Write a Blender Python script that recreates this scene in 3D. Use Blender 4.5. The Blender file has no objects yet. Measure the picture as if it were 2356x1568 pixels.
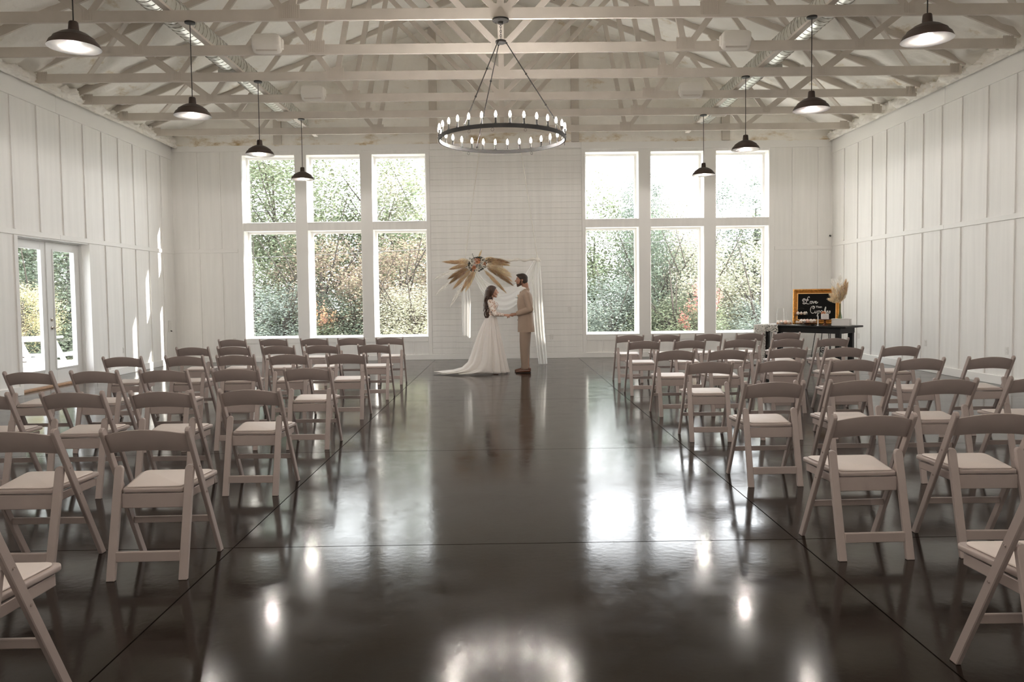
import bpy, bmesh, math, random
from math import sin, cos, pi, sqrt, radians
from mathutils import Vector, Matrix, noise
C = bpy.context.scene.collection
sc = bpy.context.scene
rnd = random.Random(7)

# ------------------------------------------------------------------ camera
cam = bpy.data.cameras.new('camera')
cam.sensor_width = 36.0
cam.lens = 36.0*1720.56/2356.0
cam.shift_y = -25.8/2356.0
cam.clip_start = .05
cam.clip_end = 400
camo = bpy.data.objects.new('camera', cam)
C.objects.link(camo)
CR, CU, CW = Vector((.99987, -.0099, -.01248)), Vector((.01293, .04554, .99888)), Vector((.00990, .99891, -.04557))
CW.normalize(); CR = (CR-CW*CR.dot(CW)).normalized(); CU = CR.cross(CW)
camo.matrix_world = Matrix(((CR.x, CU.x, -CW.x, 0), (CR.y, CU.y, -CW.y, 0), (CR.z, CU.z, -CW.z, 1.45), (0, 0, 0, 1)))
sc.camera = camo

# ------------------------------------------------------------------ sky, sun, exposure
SKY = 9.0
EXPO = 0.24
CAND = 52.0
w = bpy.data.worlds.new('sky')
sc.world = w
w.use_nodes = True
bg = w.node_tree.nodes['Background']
bg.inputs[0].default_value = (.93, .965, 1.0, 1)
bg.inputs[1].default_value = SKY
sl = bpy.data.lights.new('sun', 'SUN')
sl.energy = 20.0
sl.angle = radians(.6)
sl.color = (1, .95, .86)
so = bpy.data.objects.new('sun', sl)
C.objects.link(so)
so.rotation_euler = Vector((-1, -.41, -.66)).to_track_quat('-Z', 'Y').to_euler()
so.location = (20, 30, 20)
def portal(x, z, sx, sz, loc=None, rot=None):
    l = bpy.data.lights.new('portal', 'AREA')
    l.shape = 'RECTANGLE'; l.size = sx; l.size_y = sz; l.energy = 1
    l.cycles.is_portal = True
    o = bpy.data.objects.new('window_portal', l)
    C.objects.link(o)
    o.location = loc or (x, 17.66, z)
    o.rotation_euler = rot or (radians(-90), 0, 0)
for cx in (-3.84, 3.99):
    portal(cx, 2.62, 4.4, 4.3)
portal(0, 0, 1.9, 2.4, (-7.8, 12.68, 1.25), (radians(90), 0, radians(-90)))
sc.view_settings.view_transform = 'Standard'
sc.view_settings.look = 'None'
sc.view_settings.exposure = EXPO
sc.view_settings.gamma = 1
sc.view_settings.use_curve_mapping = False
sc.cycles.use_denoising = True
sc.cycles.max_bounces = 10
sc.cycles.diffuse_bounces = 7
sc.cycles.transparent_max_bounces = 24
sc.cycles.sample_clamp_indirect = 6
sc.cycles.caustics_reflective = False
sc.cycles.caustics_refractive = False

# ------------------------------------------------------------------ materials
def srgb(r, g, b):
    f = lambda c: (c/255/12.92) if c/255 <= .04045 else ((c/255+.055)/1.055)**2.4
    return (f(r), f(g), f(b), 1)
M = {}
def mat(name, col, rough=.6, metal=0, spec=.5, var=0, vscale=4, bump=0, bscale=40, emit=None, estr=0, trans=0, alpha=1, coat=0, stretch=None, island=0, sss=0):
    m = bpy.data.materials.new(name)
    m.use_nodes = True
    nt = m.node_tree; N = nt.nodes; L = nt.links
    b = N['Principled BSDF']
    b.inputs['Base Color'].default_value = (*col[:3], 1)
    b.inputs['Roughness'].default_value = rough
    b.inputs['Metallic'].default_value = metal
    b.inputs['Specular IOR Level'].default_value = spec
    b.inputs['Coat Weight'].default_value = coat
    b.inputs['Alpha'].default_value = alpha
    if emit:
        b.inputs['Emission Color'].default_value = (*emit[:3], 1)
        b.inputs['Emission Strength'].default_value = estr
    tc = N.new('ShaderNodeTexCoord'); src = tc.outputs['Object']
    if stretch:
        mp = N.new('ShaderNodeMapping'); mp.inputs['Scale'].default_value = stretch
        L.new(src, mp.inputs[0]); src = mp.outputs[0]
    if var:
        n = N.new('ShaderNodeTexNoise'); n.inputs['Scale'].default_value = vscale; n.inputs['Detail'].default_value = 6
        L.new(src, n.inputs['Vector'])
        r = N.new('ShaderNodeMapRange'); r.inputs['From Min'].default_value = .25; r.inputs['From Max'].default_value = .75
        r.inputs['To Min'].default_value = 1-var; r.inputs['To Max'].default_value = 1+var
        L.new(n.outputs[0], r.inputs[0])
        h = N.new('ShaderNodeHueSaturation'); h.inputs['Color'].default_value = (*col[:3], 1)
        if island:
            g = N.new('ShaderNodeNewGeometry')
            r2 = N.new('ShaderNodeMapRange'); r2.inputs['To Min'].default_value = 1-island; r2.inputs['To Max'].default_value = 1+island
            L.new(g.outputs['Random Per Island'], r2.inputs[0])
            mm = N.new('ShaderNodeMath'); mm.operation = 'MULTIPLY'
            L.new(r.outputs[0], mm.inputs[0]); L.new(r2.outputs[0], mm.inputs[1]); L.new(mm.outputs[0], h.inputs['Value'])
            r3 = N.new('ShaderNodeMapRange'); r3.inputs['To Min'].default_value = .46; r3.inputs['To Max'].default_value = .54
            L.new(g.outputs['Random Per Island'], r3.inputs[0]); L.new(r3.outputs[0], h.inputs['Hue'])
        else:
            L.new(r.outputs[0], h.inputs['Value'])
        L.new(h.outputs[0], b.inputs['Base Color'])
    if bump:
        n = N.new('ShaderNodeTexNoise'); n.inputs['Scale'].default_value = bscale; n.inputs['Detail'].default_value = 5
        L.new(src, n.inputs['Vector'])
        bp = N.new('ShaderNodeBump'); bp.inputs['Strength'].default_value = bump; bp.inputs['Distance'].default_value = .01
        L.new(n.outputs[0], bp.inputs['Height']); L.new(bp.outputs[0], b.inputs['Normal'])
    if trans:
        t = N.new('ShaderNodeBsdfTranslucent')
        mx = N.new('ShaderNodeMixShader'); mx.inputs[0].default_value = trans
        src2 = b.inputs['Base Color'].links[0].from_socket if b.inputs['Base Color'].links else None
        if src2: L.new(src2, t.inputs[0])
        else: t.inputs[0].default_value = (*col[:3], 1)
        o = N['Material Output']
        L.new(b.outputs[0], mx.inputs[1]); L.new(t.outputs[0], mx.inputs[2]); L.new(mx.outputs[0], o.inputs[0])
    M[name] = m
    return m
def sheer(name, col, opacity, trans=.5):
    m = mat(name, col, .8, spec=.2, trans=trans)
    nt = m.node_tree; N = nt.nodes; L = nt.links
    o = N['Material Output']; cur = o.inputs[0].links[0].from_socket
    t = N.new('ShaderNodeBsdfTransparent'); mx = N.new('ShaderNodeMixShader'); mx.inputs[0].default_value = opacity
    L.new(t.outputs[0], mx.inputs[1]); L.new(cur, mx.inputs[2]); L.new(mx.outputs[0], o.inputs[0])
    return m
def lace(name, col, scale, thr=.35):
    m = mat(name, col, .8, spec=.2, trans=.25)
    nt = m.node_tree; N = nt.nodes; L = nt.links
    o = N['Material Output']; cur = o.inputs[0].links[0].from_socket
    tc = N.new('ShaderNodeTexCoord')
    v = N.new('ShaderNodeTexVoronoi'); v.inputs['Scale'].default_value = scale; v.feature = 'SMOOTH_F1'
    n = N.new('ShaderNodeTexNoise'); n.inputs['Scale'].default_value = scale*.45; n.inputs['Detail'].default_value = 4
    L.new(tc.outputs['Object'], v.inputs['Vector']); L.new(tc.outputs['Object'], n.inputs['Vector'])
    a = N.new('ShaderNodeMath'); a.operation = 'ADD'; L.new(v.outputs[0], a.inputs[0]); L.new(n.outputs[0], a.inputs[1])
    g = N.new('ShaderNodeMath'); g.operation = 'LESS_THAN'; g.inputs[1].default_value = thr+.5; L.new(a.outputs[0], g.inputs[0])
    r = N.new('ShaderNodeMapRange'); r.inputs['To Min'].default_value = .25; r.inputs['To Max'].default_value = 1; L.new(g.outputs[0], r.inputs[0])
    t = N.new('ShaderNodeBsdfTransparent'); mx = N.new('ShaderNodeMixShader')
    L.new(r.outputs[0], mx.inputs[0]); L.new(t.outputs[0], mx.inputs[1]); L.new(cur, mx.inputs[2]); L.new(mx.outputs[0], o.inputs[0])
    return m
def glassy(name, tint=(1, 1, 1, 1), f=1.45, rough=.0):
    m = bpy.data.materials.new(name); m.use_nodes = True
    nt = m.node_tree; N = nt.nodes; L = nt.links
    N.remove(N['Principled BSDF'])
    t = N.new('ShaderNodeBsdfTransparent'); t.inputs[0].default_value = tint
    g = N.new('ShaderNodeBsdfGlossy'); g.inputs['Roughness'].default_value = rough
    lw = N.new('ShaderNodeLayerWeight'); pw = N.new('ShaderNodeMath'); pw.operation = 'POWER'; pw.inputs[1].default_value = 5
    fr = N.new('ShaderNodeMapRange'); fr.inputs['To Min'].default_value = ((f-1)/(f+1))**2
    L.new(lw.outputs['Facing'], pw.inputs[0]); L.new(pw.outputs[0], fr.inputs[0])
    mx = N.new('ShaderNodeMixShader')
    L.new(fr.outputs[0], mx.inputs[0]); L.new(t.outputs[0], mx.inputs[1]); L.new(g.outputs[0], mx.inputs[2]); L.new(mx.outputs[0], N['Material Output'].inputs[0])
    M[name] = m
    return m

WALLC = (.90, .89, .865)
mat('wall', WALLC, .55, var=.04, vscale=2.0, bump=.15, bscale=30, stretch=(6, 6, .35))
mat('trim', (.90, .89, .865), .5)
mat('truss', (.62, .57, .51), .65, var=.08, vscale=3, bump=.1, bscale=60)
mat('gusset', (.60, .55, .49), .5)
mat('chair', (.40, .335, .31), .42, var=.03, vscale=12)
mat('pad', (.70, .62, .58), .5, bump=.05, bscale=200)
mat('iron', (.02, .018, .016), .5, spec=.4)
mat('bronze', (.05, .035, .028), .45, metal=.3)
mat('duct', (.78, .79, .76), .30, metal=.85, var=.1, vscale=6)
mat('duct_seam', (.35, .33, .28), .5, metal=.6)
mat('speaker', (.78, .75, .69), .55)
mat('plastic', (.82, .81, .78), .4)
mat('shade_in', (.9, .87, .84), .5)
mat('bulb', (1, .9, .8), .3, emit=(1, .88, .76), estr=22)
mat('bulb_big', (1, .9, .8), .3, emit=(1, .86, .74), estr=14)
mat('door', (.80, .80, .79), .4)
mat('oak', (.45, .28, .17), .5, var=.15, vscale=20)
mat('black', (.012, .011, .010), .5)
mat('chrome', (.5, .45, .4), .25, metal=1)
glassy('pane')
glassy('clear_glass', f=1.35)
glassy('green_glass', (.72, .82, .76, 1), f=1.5)
# foam: creamy spray foam with cracks and rusty stains
def foam():
    m = mat('foam', (.90, .88, .83), .85, spec=.2, bump=1.0, bscale=9)
    nt = m.node_tree; N = nt.nodes; L = nt.links; b = N['Principled BSDF']
    tc = N.new('ShaderNodeTexCoord')
    n = N.new('ShaderNodeTexNoise'); n.inputs['Scale'].default_value = 1.1; n.inputs['Detail'].default_value = 9; n.inputs['Roughness'].default_value = .68
    mp = N.new('ShaderNodeMapping'); mp.inputs['Scale'].default_value = (1, 1, 2.2)
    L.new(tc.outputs['Object'], mp.inputs[0]); L.new(mp.outputs[0], n.inputs['Vector'])
    r = N.new('ShaderNodeValToRGB')
    e = r.color_ramp.elements
    e[0].position = .27; e[0].color = (.50, .36, .20, 1)
    e[1].position = .40; e[1].color = (.91, .88, .82, 1)
    x = e.new(.33); x.color = (.74, .66, .53, 1)
    x = e.new(.62); x.color = (.94, .92, .87, 1)
    L.new(n.outputs[0], r.inputs[0]); L.new(r.outputs[0], b.inputs['Base Color'])
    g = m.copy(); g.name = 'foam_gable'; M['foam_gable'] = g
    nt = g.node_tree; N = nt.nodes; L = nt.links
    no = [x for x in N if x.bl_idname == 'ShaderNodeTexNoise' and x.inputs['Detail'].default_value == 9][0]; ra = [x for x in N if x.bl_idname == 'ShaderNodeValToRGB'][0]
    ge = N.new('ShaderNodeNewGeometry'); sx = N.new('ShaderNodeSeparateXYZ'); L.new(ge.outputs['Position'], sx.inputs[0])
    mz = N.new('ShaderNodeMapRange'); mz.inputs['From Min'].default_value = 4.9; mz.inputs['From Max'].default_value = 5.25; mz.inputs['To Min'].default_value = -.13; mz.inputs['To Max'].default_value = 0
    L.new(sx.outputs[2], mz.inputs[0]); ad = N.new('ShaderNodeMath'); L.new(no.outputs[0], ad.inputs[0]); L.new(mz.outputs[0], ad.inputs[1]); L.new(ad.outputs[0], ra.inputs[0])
foam()
# polished, stained concrete
def concrete():
    m = mat('concrete', (.05, .04, .033), .2, spec=.5)
    nt = m.node_tree; N = nt.nodes; L = nt.links; b = N['Principled BSDF']
    g = N.new('ShaderNodeNewGeometry')
    n = N.new('ShaderNodeTexNoise'); n.inputs['Scale'].default_value = .8; n.inputs['Detail'].default_value = 8; n.inputs['Roughness'].default_value = .6
    L.new(g.outputs['Position'], n.inputs['Vector'])
    r = N.new('ShaderNodeValToRGB'); e = r.color_ramp.elements
    e[0].position = .3; e[0].color = (.007, .0048, .0035, 1)
    e[1].position = .72; e[1].color = (.021, .0145, .0105, 1)
    L.new(n.outputs[0], r.inputs[0]); L.new(r.outputs[0], b.inputs['Base Color'])
    n2 = N.new('ShaderNodeTexNoise'); n2.inputs['Scale'].default_value = 3.5; n2.inputs['Detail'].default_value = 10; n2.inputs['Roughness'].default_value = .7
    L.new(g.outputs['Position'], n2.inputs['Vector'])
    mr = N.new('ShaderNodeMapRange'); mr.inputs['From Min'].default_value = .30; mr.inputs['From Max'].default_value = .70
    mr.inputs['To Min'].default_value = .075; mr.inputs['To Max'].default_value = .18
    L.new(n2.outputs[0], mr.inputs[0]); L.new(mr.outputs[0], b.inputs['Roughness'])
    b.inputs['Specular IOR Level'].default_value = .20; b.inputs['Specular Tint'].default_value = (1, .93, .86, 1)
    n3 = N.new('ShaderNodeTexNoise'); n3.inputs['Scale'].default_value = 1.6; n3.inputs['Detail'].default_value = 3
    L.new(g.outputs['Position'], n3.inputs['Vector'])
    bp = N.new('ShaderNodeBump'); bp.inputs['Strength'].default_value = .04; bp.inputs['Distance'].default_value = .01
    L.new(n3.outputs[0], bp.inputs['Height'])
    # fine trowel texture and pale scuff marks
    n4 = N.new('ShaderNodeTexNoise'); n4.inputs['Scale'].default_value = 26; n4.inputs['Detail'].default_value = 6
    L.new(g.outputs['Position'], n4.inputs['Vector'])
    b2 = N.new('ShaderNodeBump'); b2.inputs['Strength'].default_value = .06; b2.inputs['Distance'].default_value = .004
    L.new(n4.outputs[0], b2.inputs['Height']); L.new(bp.outputs[0], b2.inputs['Normal']); L.new(b2.outputs[0], b.inputs['Normal'])
    n5 = N.new('ShaderNodeTexNoise'); n5.inputs['Scale'].default_value = 1.9; n5.inputs['Detail'].default_value = 13; n5.inputs['Roughness'].default_value = .82; n5.inputs['Distortion'].default_value = 1.2
    L.new(g.outputs['Position'], n5.inputs['Vector'])
    r5 = N.new('ShaderNodeMapRange'); r5.inputs['From Min'].default_value = .57; r5.inputs['From Max'].default_value = .72; r5.inputs['To Max'].default_value = .5
    L.new(n5.outputs[0], r5.inputs[0])
    mx = N.new('ShaderNodeMix'); mx.data_type = 'RGBA'; mx.inputs[7].default_value = (.06, .045, .036, 1)
    L.new(r5.outputs[0], mx.inputs[0]); L.new(r.outputs[0], mx.inputs[6]); L.new(mx.outputs[2], b.inputs['Base Color'])
    ad = N.new('ShaderNodeMath'); ad.operation = 'MULTIPLY_ADD'; ad.inputs[1].default_value = .25
    L.new(r5.outputs[0], ad.inputs[0]); L.new(mr.outputs[0], ad.inputs[2]); L.new(ad.outputs[0], b.inputs['Roughness'])
concrete()

# ------------------------------------------------------------------ mesh builder
class B:
    def __init__(s): s.v = []; s.f = []
    def add(s, v, f):
        k = len(s.v); s.v += [tuple(p) for p in v]; s.f += [tuple(i+k for i in q) for q in f]; return s
    def box(s, x0, x1, y0, y1, z0, z1, m=None):
        v = [Vector((x, y, z)) for z in (z0, z1) for y in (y0, y1) for x in (x0, x1)]
        if m: v = [m @ p for p in v]
        return s.add(v, [(0, 2, 3, 1), (4, 5, 7, 6), (0, 1, 5, 4), (2, 6, 7, 3), (0, 4, 6, 2), (1, 3, 7, 5)])
    def beam(s, p0, p1, wd, th, side=(1, 0, 0)):
        # bar from p0 to p1; th along 'side', wd along the third axis
        p0, p1 = Vector(p0), Vector(p1); a = (p1-p0).normalized(); sd = Vector(side); sd = (sd-a*sd.dot(a)).normalized(); t = a.cross(sd)
        v = [p+sd*(i*th/2)+t*(j*wd/2) for p in (p0, p1) for j in (-1, 1) for i in (-1, 1)]
        return s.add(v, [(0, 1, 3, 2), (4, 6, 7, 5), (0, 4, 5, 1), (2, 3, 7, 6), (0, 2, 6, 4), (1, 5, 7, 3)])
    def tube(s, pts, r, n=8, cap=True):
        pts = [Vector(p) for p in pts]; rs = r if isinstance(r, (list, tuple)) else [r]*len(pts)
        k = len(s.v); up = None
        for i, p in enumerate(pts):
            a = (pts[min(i+1, len(pts)-1)]-pts[max(i-1, 0)])
            a = a.normalized() if a.length > 1e-9 else Vector((0, 0, 1))
            if up is None: up = Vector((0, 0, 1)) if abs(a.z) < .9 else Vector((1, 0, 0))
            up = (up-a*up.dot(a)); up = up.normalized() if up.length > 1e-6 else a.orthogonal().normalized()
            sd = a.cross(up)
            for j in range(n):
                t = 2*pi*j/n; s.v.append(tuple(p+up*(rs[i]*cos(t))+sd*(rs[i]*sin(t))))
        for i in range(len(pts)-1):
            for j in range(n):
                q = (j+1) % n; s.f.append((k+i*n+j, k+i*n+q, k+(i+1)*n+q, k+(i+1)*n+j))
        if cap: s.f.append(tuple(k+j for j in range(n))[::-1]); s.f.append(tuple(k+(len(pts)-1)*n+j for j in range(n)))
        return s
    def lathe(s, prof, n=24, c=(0, 0, 0), closed=False, m=None):
        k = len(s.v); c = Vector(c)
        for r, z in prof:
            for j in range(n):
                t = 2*pi*j/n; p = c+Vector((r*cos(t), r*sin(t), z)); s.v.append(tuple(m @ p if m else p))
        R_ = len(prof)
        for i in range(R_ if closed else R_-1):
            i2 = (i+1) % R_
            for j in range(n):
                q = (j+1) % n; s.f.append((k+i*n+j, k+i*n+q, k+i2*n+q, k+i2*n+j))
        if not closed:
            if prof[0][0] > 1e-5: s.f.append(tuple(k+j for j in range(n))[::-1])
            if prof[-1][0] > 1e-5: s.f.append(tuple(k+(R_-1)*n+j for j in range(n)))
        return s
    def ball(s, c, r, n=12, m=8, rot=None):
        r = r if isinstance(r, (tuple, list)) else (r, r, r); k = len(s.v); c = Vector(c)
        for i in range(m+1):
            a = pi*i/m
            for j in range(n):
                t = 2*pi*j/n; p = Vector((r[0]*sin(a)*cos(t), r[1]*sin(a)*sin(t), r[2]*cos(a)))
                if rot: p = rot @ p
                s.v.append(tuple(c+p))
        for i in range(m):
            for j in range(n):
                q = (j+1) % n; s.f.append((k+i*n+j, k+(i+1)*n+j, k+(i+1)*n+q, k+i*n+q))
        return s
    def prism(s, poly, z0, z1, m=None):
        k = len(s.v); n = len(poly)
        for z in (z0, z1):
            for x, y in poly:
                p = Vector((x, y, z)); s.v.append(tuple(m @ p if m else p))
        s.f.append(tuple(k+i for i in range(n))[::-1]); s.f.append(tuple(k+n+i for i in range(n)))
        for i in range(n):
            j = (i+1) % n; s.f.append((k+i, k+j, k+n+j, k+n+i))
        return s
    def mesh(s, name, bevel=0, seg=1, smooth=None, weld=True):
        me = bpy.data.meshes.new(name)
        me.from_pydata(s.v, [], s.f)
        bm = bmesh.new(); bm.from_mesh(me)
        if weld: bmesh.ops.remove_doubles(bm, verts=bm.verts, dist=1e-5)
        if bevel:
            es = [e for e in bm.edges if len(e.link_faces) == 2 and e.calc_face_angle(0) > .6]
            bmesh.ops.bevel(bm, geom=es, offset=bevel, segments=seg, affect='EDGES', profile=.5)
        if weld: bmesh.ops.recalc_face_normals(bm, faces=bm.faces)
        bm.to_mesh(me); bm.free()
        if smooth:
            for p in me.polygons: p.use_smooth = True
            try: me.set_sharp_from_angle(angle=radians(smooth))
            except Exception: pass
        return me
    def obj(s, name, m, parent=None, loc=None, rot=None, **k):
        me = s.mesh(name, **k); me.materials.append(M[m] if isinstance(m, str) else m)
        return put(name, me, parent, loc, rot)
def put(name, me, parent=None, loc=None, rot=None):
    o = bpy.data.objects.new(name, me); C.objects.link(o)
    if parent: o.parent = parent
    if loc: o.location = loc
    if rot: o.rotation_euler = rot
    return o
def thing(name, label, cat, loc=(0, 0, 0), rz=0, group=None):
    o = bpy.data.objects.new(name, None); C.objects.link(o); o.location = loc; o.rotation_euler = (0, 0, rz)
    o.empty_display_size = .1
    return tag(o, label, cat, group)
def tag(o, label, cat, group=None):
    o['label'] = label; o['category'] = cat
    if group: o['group'] = group
    return o
def struct(o): o['kind'] = 'structure'; return o
KIDS = {}
def dup(root, loc, rz, label, group=None, kids=None):
    r = root.copy(); C.objects.link(r); r.location = loc; r.rotation_euler = (0, 0, rz); r['label'] = label
    if group: r['group'] = group
    def rec(a, b):
        for ch in [o for o in C.objects if o.parent == a] if kids is None else kids.get(a.name, []):
            c = ch.copy(); C.objects.link(c); c.parent = b; rec(ch, c)
    rec(root, r)
    return r
def kidmap(root):
    d = {}
    for o in C.objects:
        if o.parent: d.setdefault(o.parent.name, []).append(o)
    return d
# ------------------------------------------------------------------ room
XL, XR, D, ZT, YB = -7.52, 7.56, 17.21, 4.92, -4.0
T_ = .345   # wall thickness
# floor: dark base in the saw-cut joints, slabs on top
fl = struct(B().box(XL-.3, XR+.3, YB-.3, D+.45, -.12, -.008).obj('floor', 'black'))
xs = [XL-.3, -1.60, 1.695, XR+.3]
ys = [YB-.3, -1.0, 1.66, 4.32, 7.0, 10.4, 12.95, D+.45]
for i in range(3):
    for j in range(7):
        B().box(xs[i]+.004, xs[i+1]-.004, ys[j]+.004, ys[j+1]-.004, -.012, 0).obj('slab', 'concrete', fl)
# wall openings of the two window groups in the back wall
COLS = [(-5.92, -4.735), (-4.46, -3.25), (-2.975, -1.757), (1.89, 3.105), (3.385, 4.605), (4.885, 6.095)]
ROWS = [(.525, 2.99), (3.165, 4.70)]
wb = B()
def wallrow(z0, z1, solid):
    x = XL-T_
    if solid: wb.box(x, XR+T_, D, D+T_, z0, z1); return
    for a, b in COLS:
        wb.box(x, a, D, D+T_, z0, z1); x = b
    wb.box(x, XR+T_, D, D+T_, z0, z1)
wallrow(0, ROWS[0][0], True); wallrow(*ROWS[0], False); wallrow(ROWS[0][1], ROWS[1][0], True); wallrow(*ROWS[1], False); wallrow(ROWS[1][1], ZT, True)
wback = struct(wb.obj('wall_back', 'wall'))
# window units: frame, pane
n = 0
for a, b in COLS:
    for z0, z1 in ROWS:
        n += 1
        f = B(); t = .05; y0, y1 = D+.285, D+.335
        f.box(a, a+t, y0, y1, z0, z1).box(b-t, b, y0, y1, z0, z1).box(a+t, b-t, y0, y1, z0, z0+t).box(a+t, b-t, y0, y1, z1-t, z1)
        fo = struct(f.obj('window_%d' % n, 'trim'))
        B().box(a+t, b-t, D+.307, D+.311, z0+t, z1-t).obj('pane', 'pane', fo)
        B().box(a, b, D-.015, D+.285, z0-.001, z0+.012).obj('window_sill', 'trim', fo)
# back wall battens, rails, shiplap
def piece(name, parent, mt, x0, x1, y0, y1, z0, z1, bevel=.003):
    return B().box(x0, x1, y0, y1, z0, z1).obj(name, mt, parent, bevel=bevel)
P = lambda x0, x1, z0, z1, d=.02, nm='batten': piece(nm, wback, 'trim', x0, x1, D-d, D, z0, z1)
P(XL, -1.66, 4.79, ZT, .024, 'top_rail'); P(-1.655, 1.80, 4.79, ZT, .024, 'top_rail'); P(1.805, XR, 4.76, ZT, .024, 'top_rail')
for x in (-6.95, -6.44): P(x-.02, x+.02, .12, 2.50); P(x-.02, x+.02, 2.60, 4.78)
for x in (6.65, 7.245): P(x-.02, x+.02, .12, 2.42); P(x-.02, x+.02, 2.52, 4.75)
P(XL, -6.06, 2.51, 2.59, .02, 'rail'); P(6.23, XR, 2.43, 2.51, .02, 'rail')
for x0, x1 in ((-6.05, -5.93), (-1.75, -1.665), (1.805, 1.885), (6.10, 6.22)): P(x0, x1, .12, 4.75, .022, 'stile')
for a, b in ((-4.73, -4.465), (-3.245, -2.98), (3.11, 3.38), (4.61, 4.88)): P(a, b, .44, 4.75, .012, 'mullion_board')
for a, b, z in ((-5.925, -1.76, 3.0), (1.89, 6.095, 2.97)):
    pass
for x in (-5.07, -4.60, -3.87, -3.2, -2.55, -2.1): P(x-.018, x+.018, .12, .42, .014)
for x in (2.27, 2.75, 3.33, 3.92, 4.61, 5.18, 5.78): P(x-.018, x+.018, .12, .40, .014)
for x in (-5.07, -4.60, -3.87, -3.2, -2.55, -2.06): P(x-.018, x+.018, 4.74, 4.785, .014)
for x in (2.25, 2.74, 3.33, 3.92, 4.61, 5.18, 5.78): P(x-.018, x+.018, 4.71, 4.755, .014)
P(-5.925, -1.757, .42, .515, .014, 'rail'); P(1.89, 6.095, .40, .515, .014, 'rail')
z = .13
while z < 4.78:
    z1 = min(z+.1285, 4.785)
    j = rnd.uniform(-.0012, .0012)
    piece('plank', wback, 'wall', -1.66, 1.80, D-.014+j, D, z, z1, .0035)
    z += .1325
bb = struct(B().box(XL, XR, D-.028, D, 0, .12).obj('baseboard_back', 'trim', bevel=.004))
# side walls
def sidewall(name, x, sgn, bat_up, bat_lo, door=None):
    b = B(); xo = x+sgn*T_
    x0, x1 = min(x, xo), max(x, xo)
    if door:
        b.box(x0, x1, YB, door[0], 0, ZT).box(x0, x1, door[1], D+T_, 0, ZT).box(x0, x1, door[0], door[1], door[2], ZT)
    else: b.box(x0, x1, YB, D+T_, 0, ZT)
    wl = struct(b.obj(name, 'wall'))
    def q(nm, y0, y1, z0, z1, d=.02):
        xa, xb = (x, x-sgn*d); return piece(nm, wl, 'trim', min(xa, xb), max(xa, xb), y0, y1, z0, z1)
    cuts = [YB]+[YB+4.2*i for i in range(1, 5)]+[D-.03]
    for i in range(5): q('top_rail', cuts[i]+.002, cuts[i+1]-.002, 4.61, ZT, .026)
    for i in range(5): q('rail', cuts[i]+.002, cuts[i+1]-.002, 2.49, 2.57, .022)
    for y in bat_up: q('batten', y-.02, y+.02, 2.575, 4.605)
    for y in bat_lo: q('batten', y-.02, y+.02, .14, 2.485)
    return wl
up = [16.65, 16.01, 15.43, 14.845, 14.25, 13.63, 12.94, 12.3, 11.64]; y = 11.03
while y > YB+.2: up.append(y); y -= .61
lo = [16.65, 16.01, 15.43, 14.87, 14.265]+[y for y in up if y < 11.2]+[11.62]
wl = sidewall('wall_left', XL, -1, up, lo, (11.71, 13.675, 2.47))
upr = [16.6, 15.97, 15.35, 14.78, 14.12, 13.49, 12.92, 12.35, 11.685, 11.04]; y = 10.43
while y > YB+.2: upr.append(y); y -= .61
wr = sidewall('wall_right', XR, 1, upr, upr)
struct(B().box(XL-T_, XR+T_, YB-.2, YB, 0, ZT+3.5).obj('wall_rear', 'wall'))
struct(B().box(XR-.026, XR, YB, D-.03, 0, .135).obj('baseboard_right', 'trim', bevel=.004))
bl = struct(B().box(XL, XL+.026, YB, 11.6, 0, .135).box(XL, XL+.026, 13.78, D-.03, 0, .135).obj('baseboard_left', 'trim', bevel=.004))
# french doors, recessed
dx0, dx1 = XL-.215, XL-.17
for k, (y0, y1) in enumerate(((11.73, 12.695), (12.705, 13.655))):
    gl = (y0+.17, y1-.17, .31, 2.31)
    d = B().box(dx0, dx1, y0, gl[0], .04, 2.45).box(dx0, dx1, gl[1], y1, .04, 2.45).box(dx0, dx1, gl[0], gl[1], .04, gl[2]).box(dx0, dx1, gl[0], gl[1], gl[3], 2.45)
    do = struct(d.obj('door_%d' % (k+1), 'door', bevel=.004))
    B().box(dx0+.02, dx0+.026, gl[0], gl[1], gl[2], gl[3]).obj('pane', 'pane', do)
    m = B(); e = .025
    m.box(dx1, dx1+.012, gl[0]-e, gl[0], gl[2]-e, gl[3]+e).box(dx1, dx1+.012, gl[1], gl[1]+e, gl[2]-e, gl[3]+e).box(dx1, dx1+.012, gl[0], gl[1], gl[2]-e, gl[2]).box(dx1, dx1+.012, gl[0], gl[1], gl[3], gl[3]+e)
    m.obj('glazing_bead', 'door', do, bevel=.003)
    if k == 1:
        B().lathe([(.03, 0), (.03, .012), (.012, .02), (.012, .05)], 14, m=Matrix.Translation((dx1, y0+.07, 1.0)) @ Matrix.Rotation(pi/2, 4, 'Y')).beam((dx1+.045, y0+.07, 1.0), (dx1+.045, y0+.18, 1.0), .018, .014, (1, 0, 0)).obj('handle', 'chrome', do, bevel=.002)
        B().lathe([(.03, 0), (.03, .012), (.018, .016), (.018, .03)], 14, m=Matrix.Translation((dx1, y0+.07, 1.14)) @ Matrix.Rotation(pi/2, 4, 'Y')).obj('deadbolt', 'chrome', do)
    else:
        B().box(dx1, dx1+.014, y1-.03, y1+.005, .04, 2.45).obj('astragal', 'door', do, bevel=.003)
tr = B().box(XL-.26, XL-.12, 13.655, 13.675, 0, 2.47).box(XL-.26, XL-.12, 11.71, 11.73, 0, 2.47).box(XL-.26, XL-.12, 11.73, 13.655, 2.45, 2.47)
struct(tr.obj('trim_1', 'door'))
struct(B().box(XL-.28, XL-.10, 11.73, 13.655, 0, .035).obj('trim_2', 'oak', bevel=.004))
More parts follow.
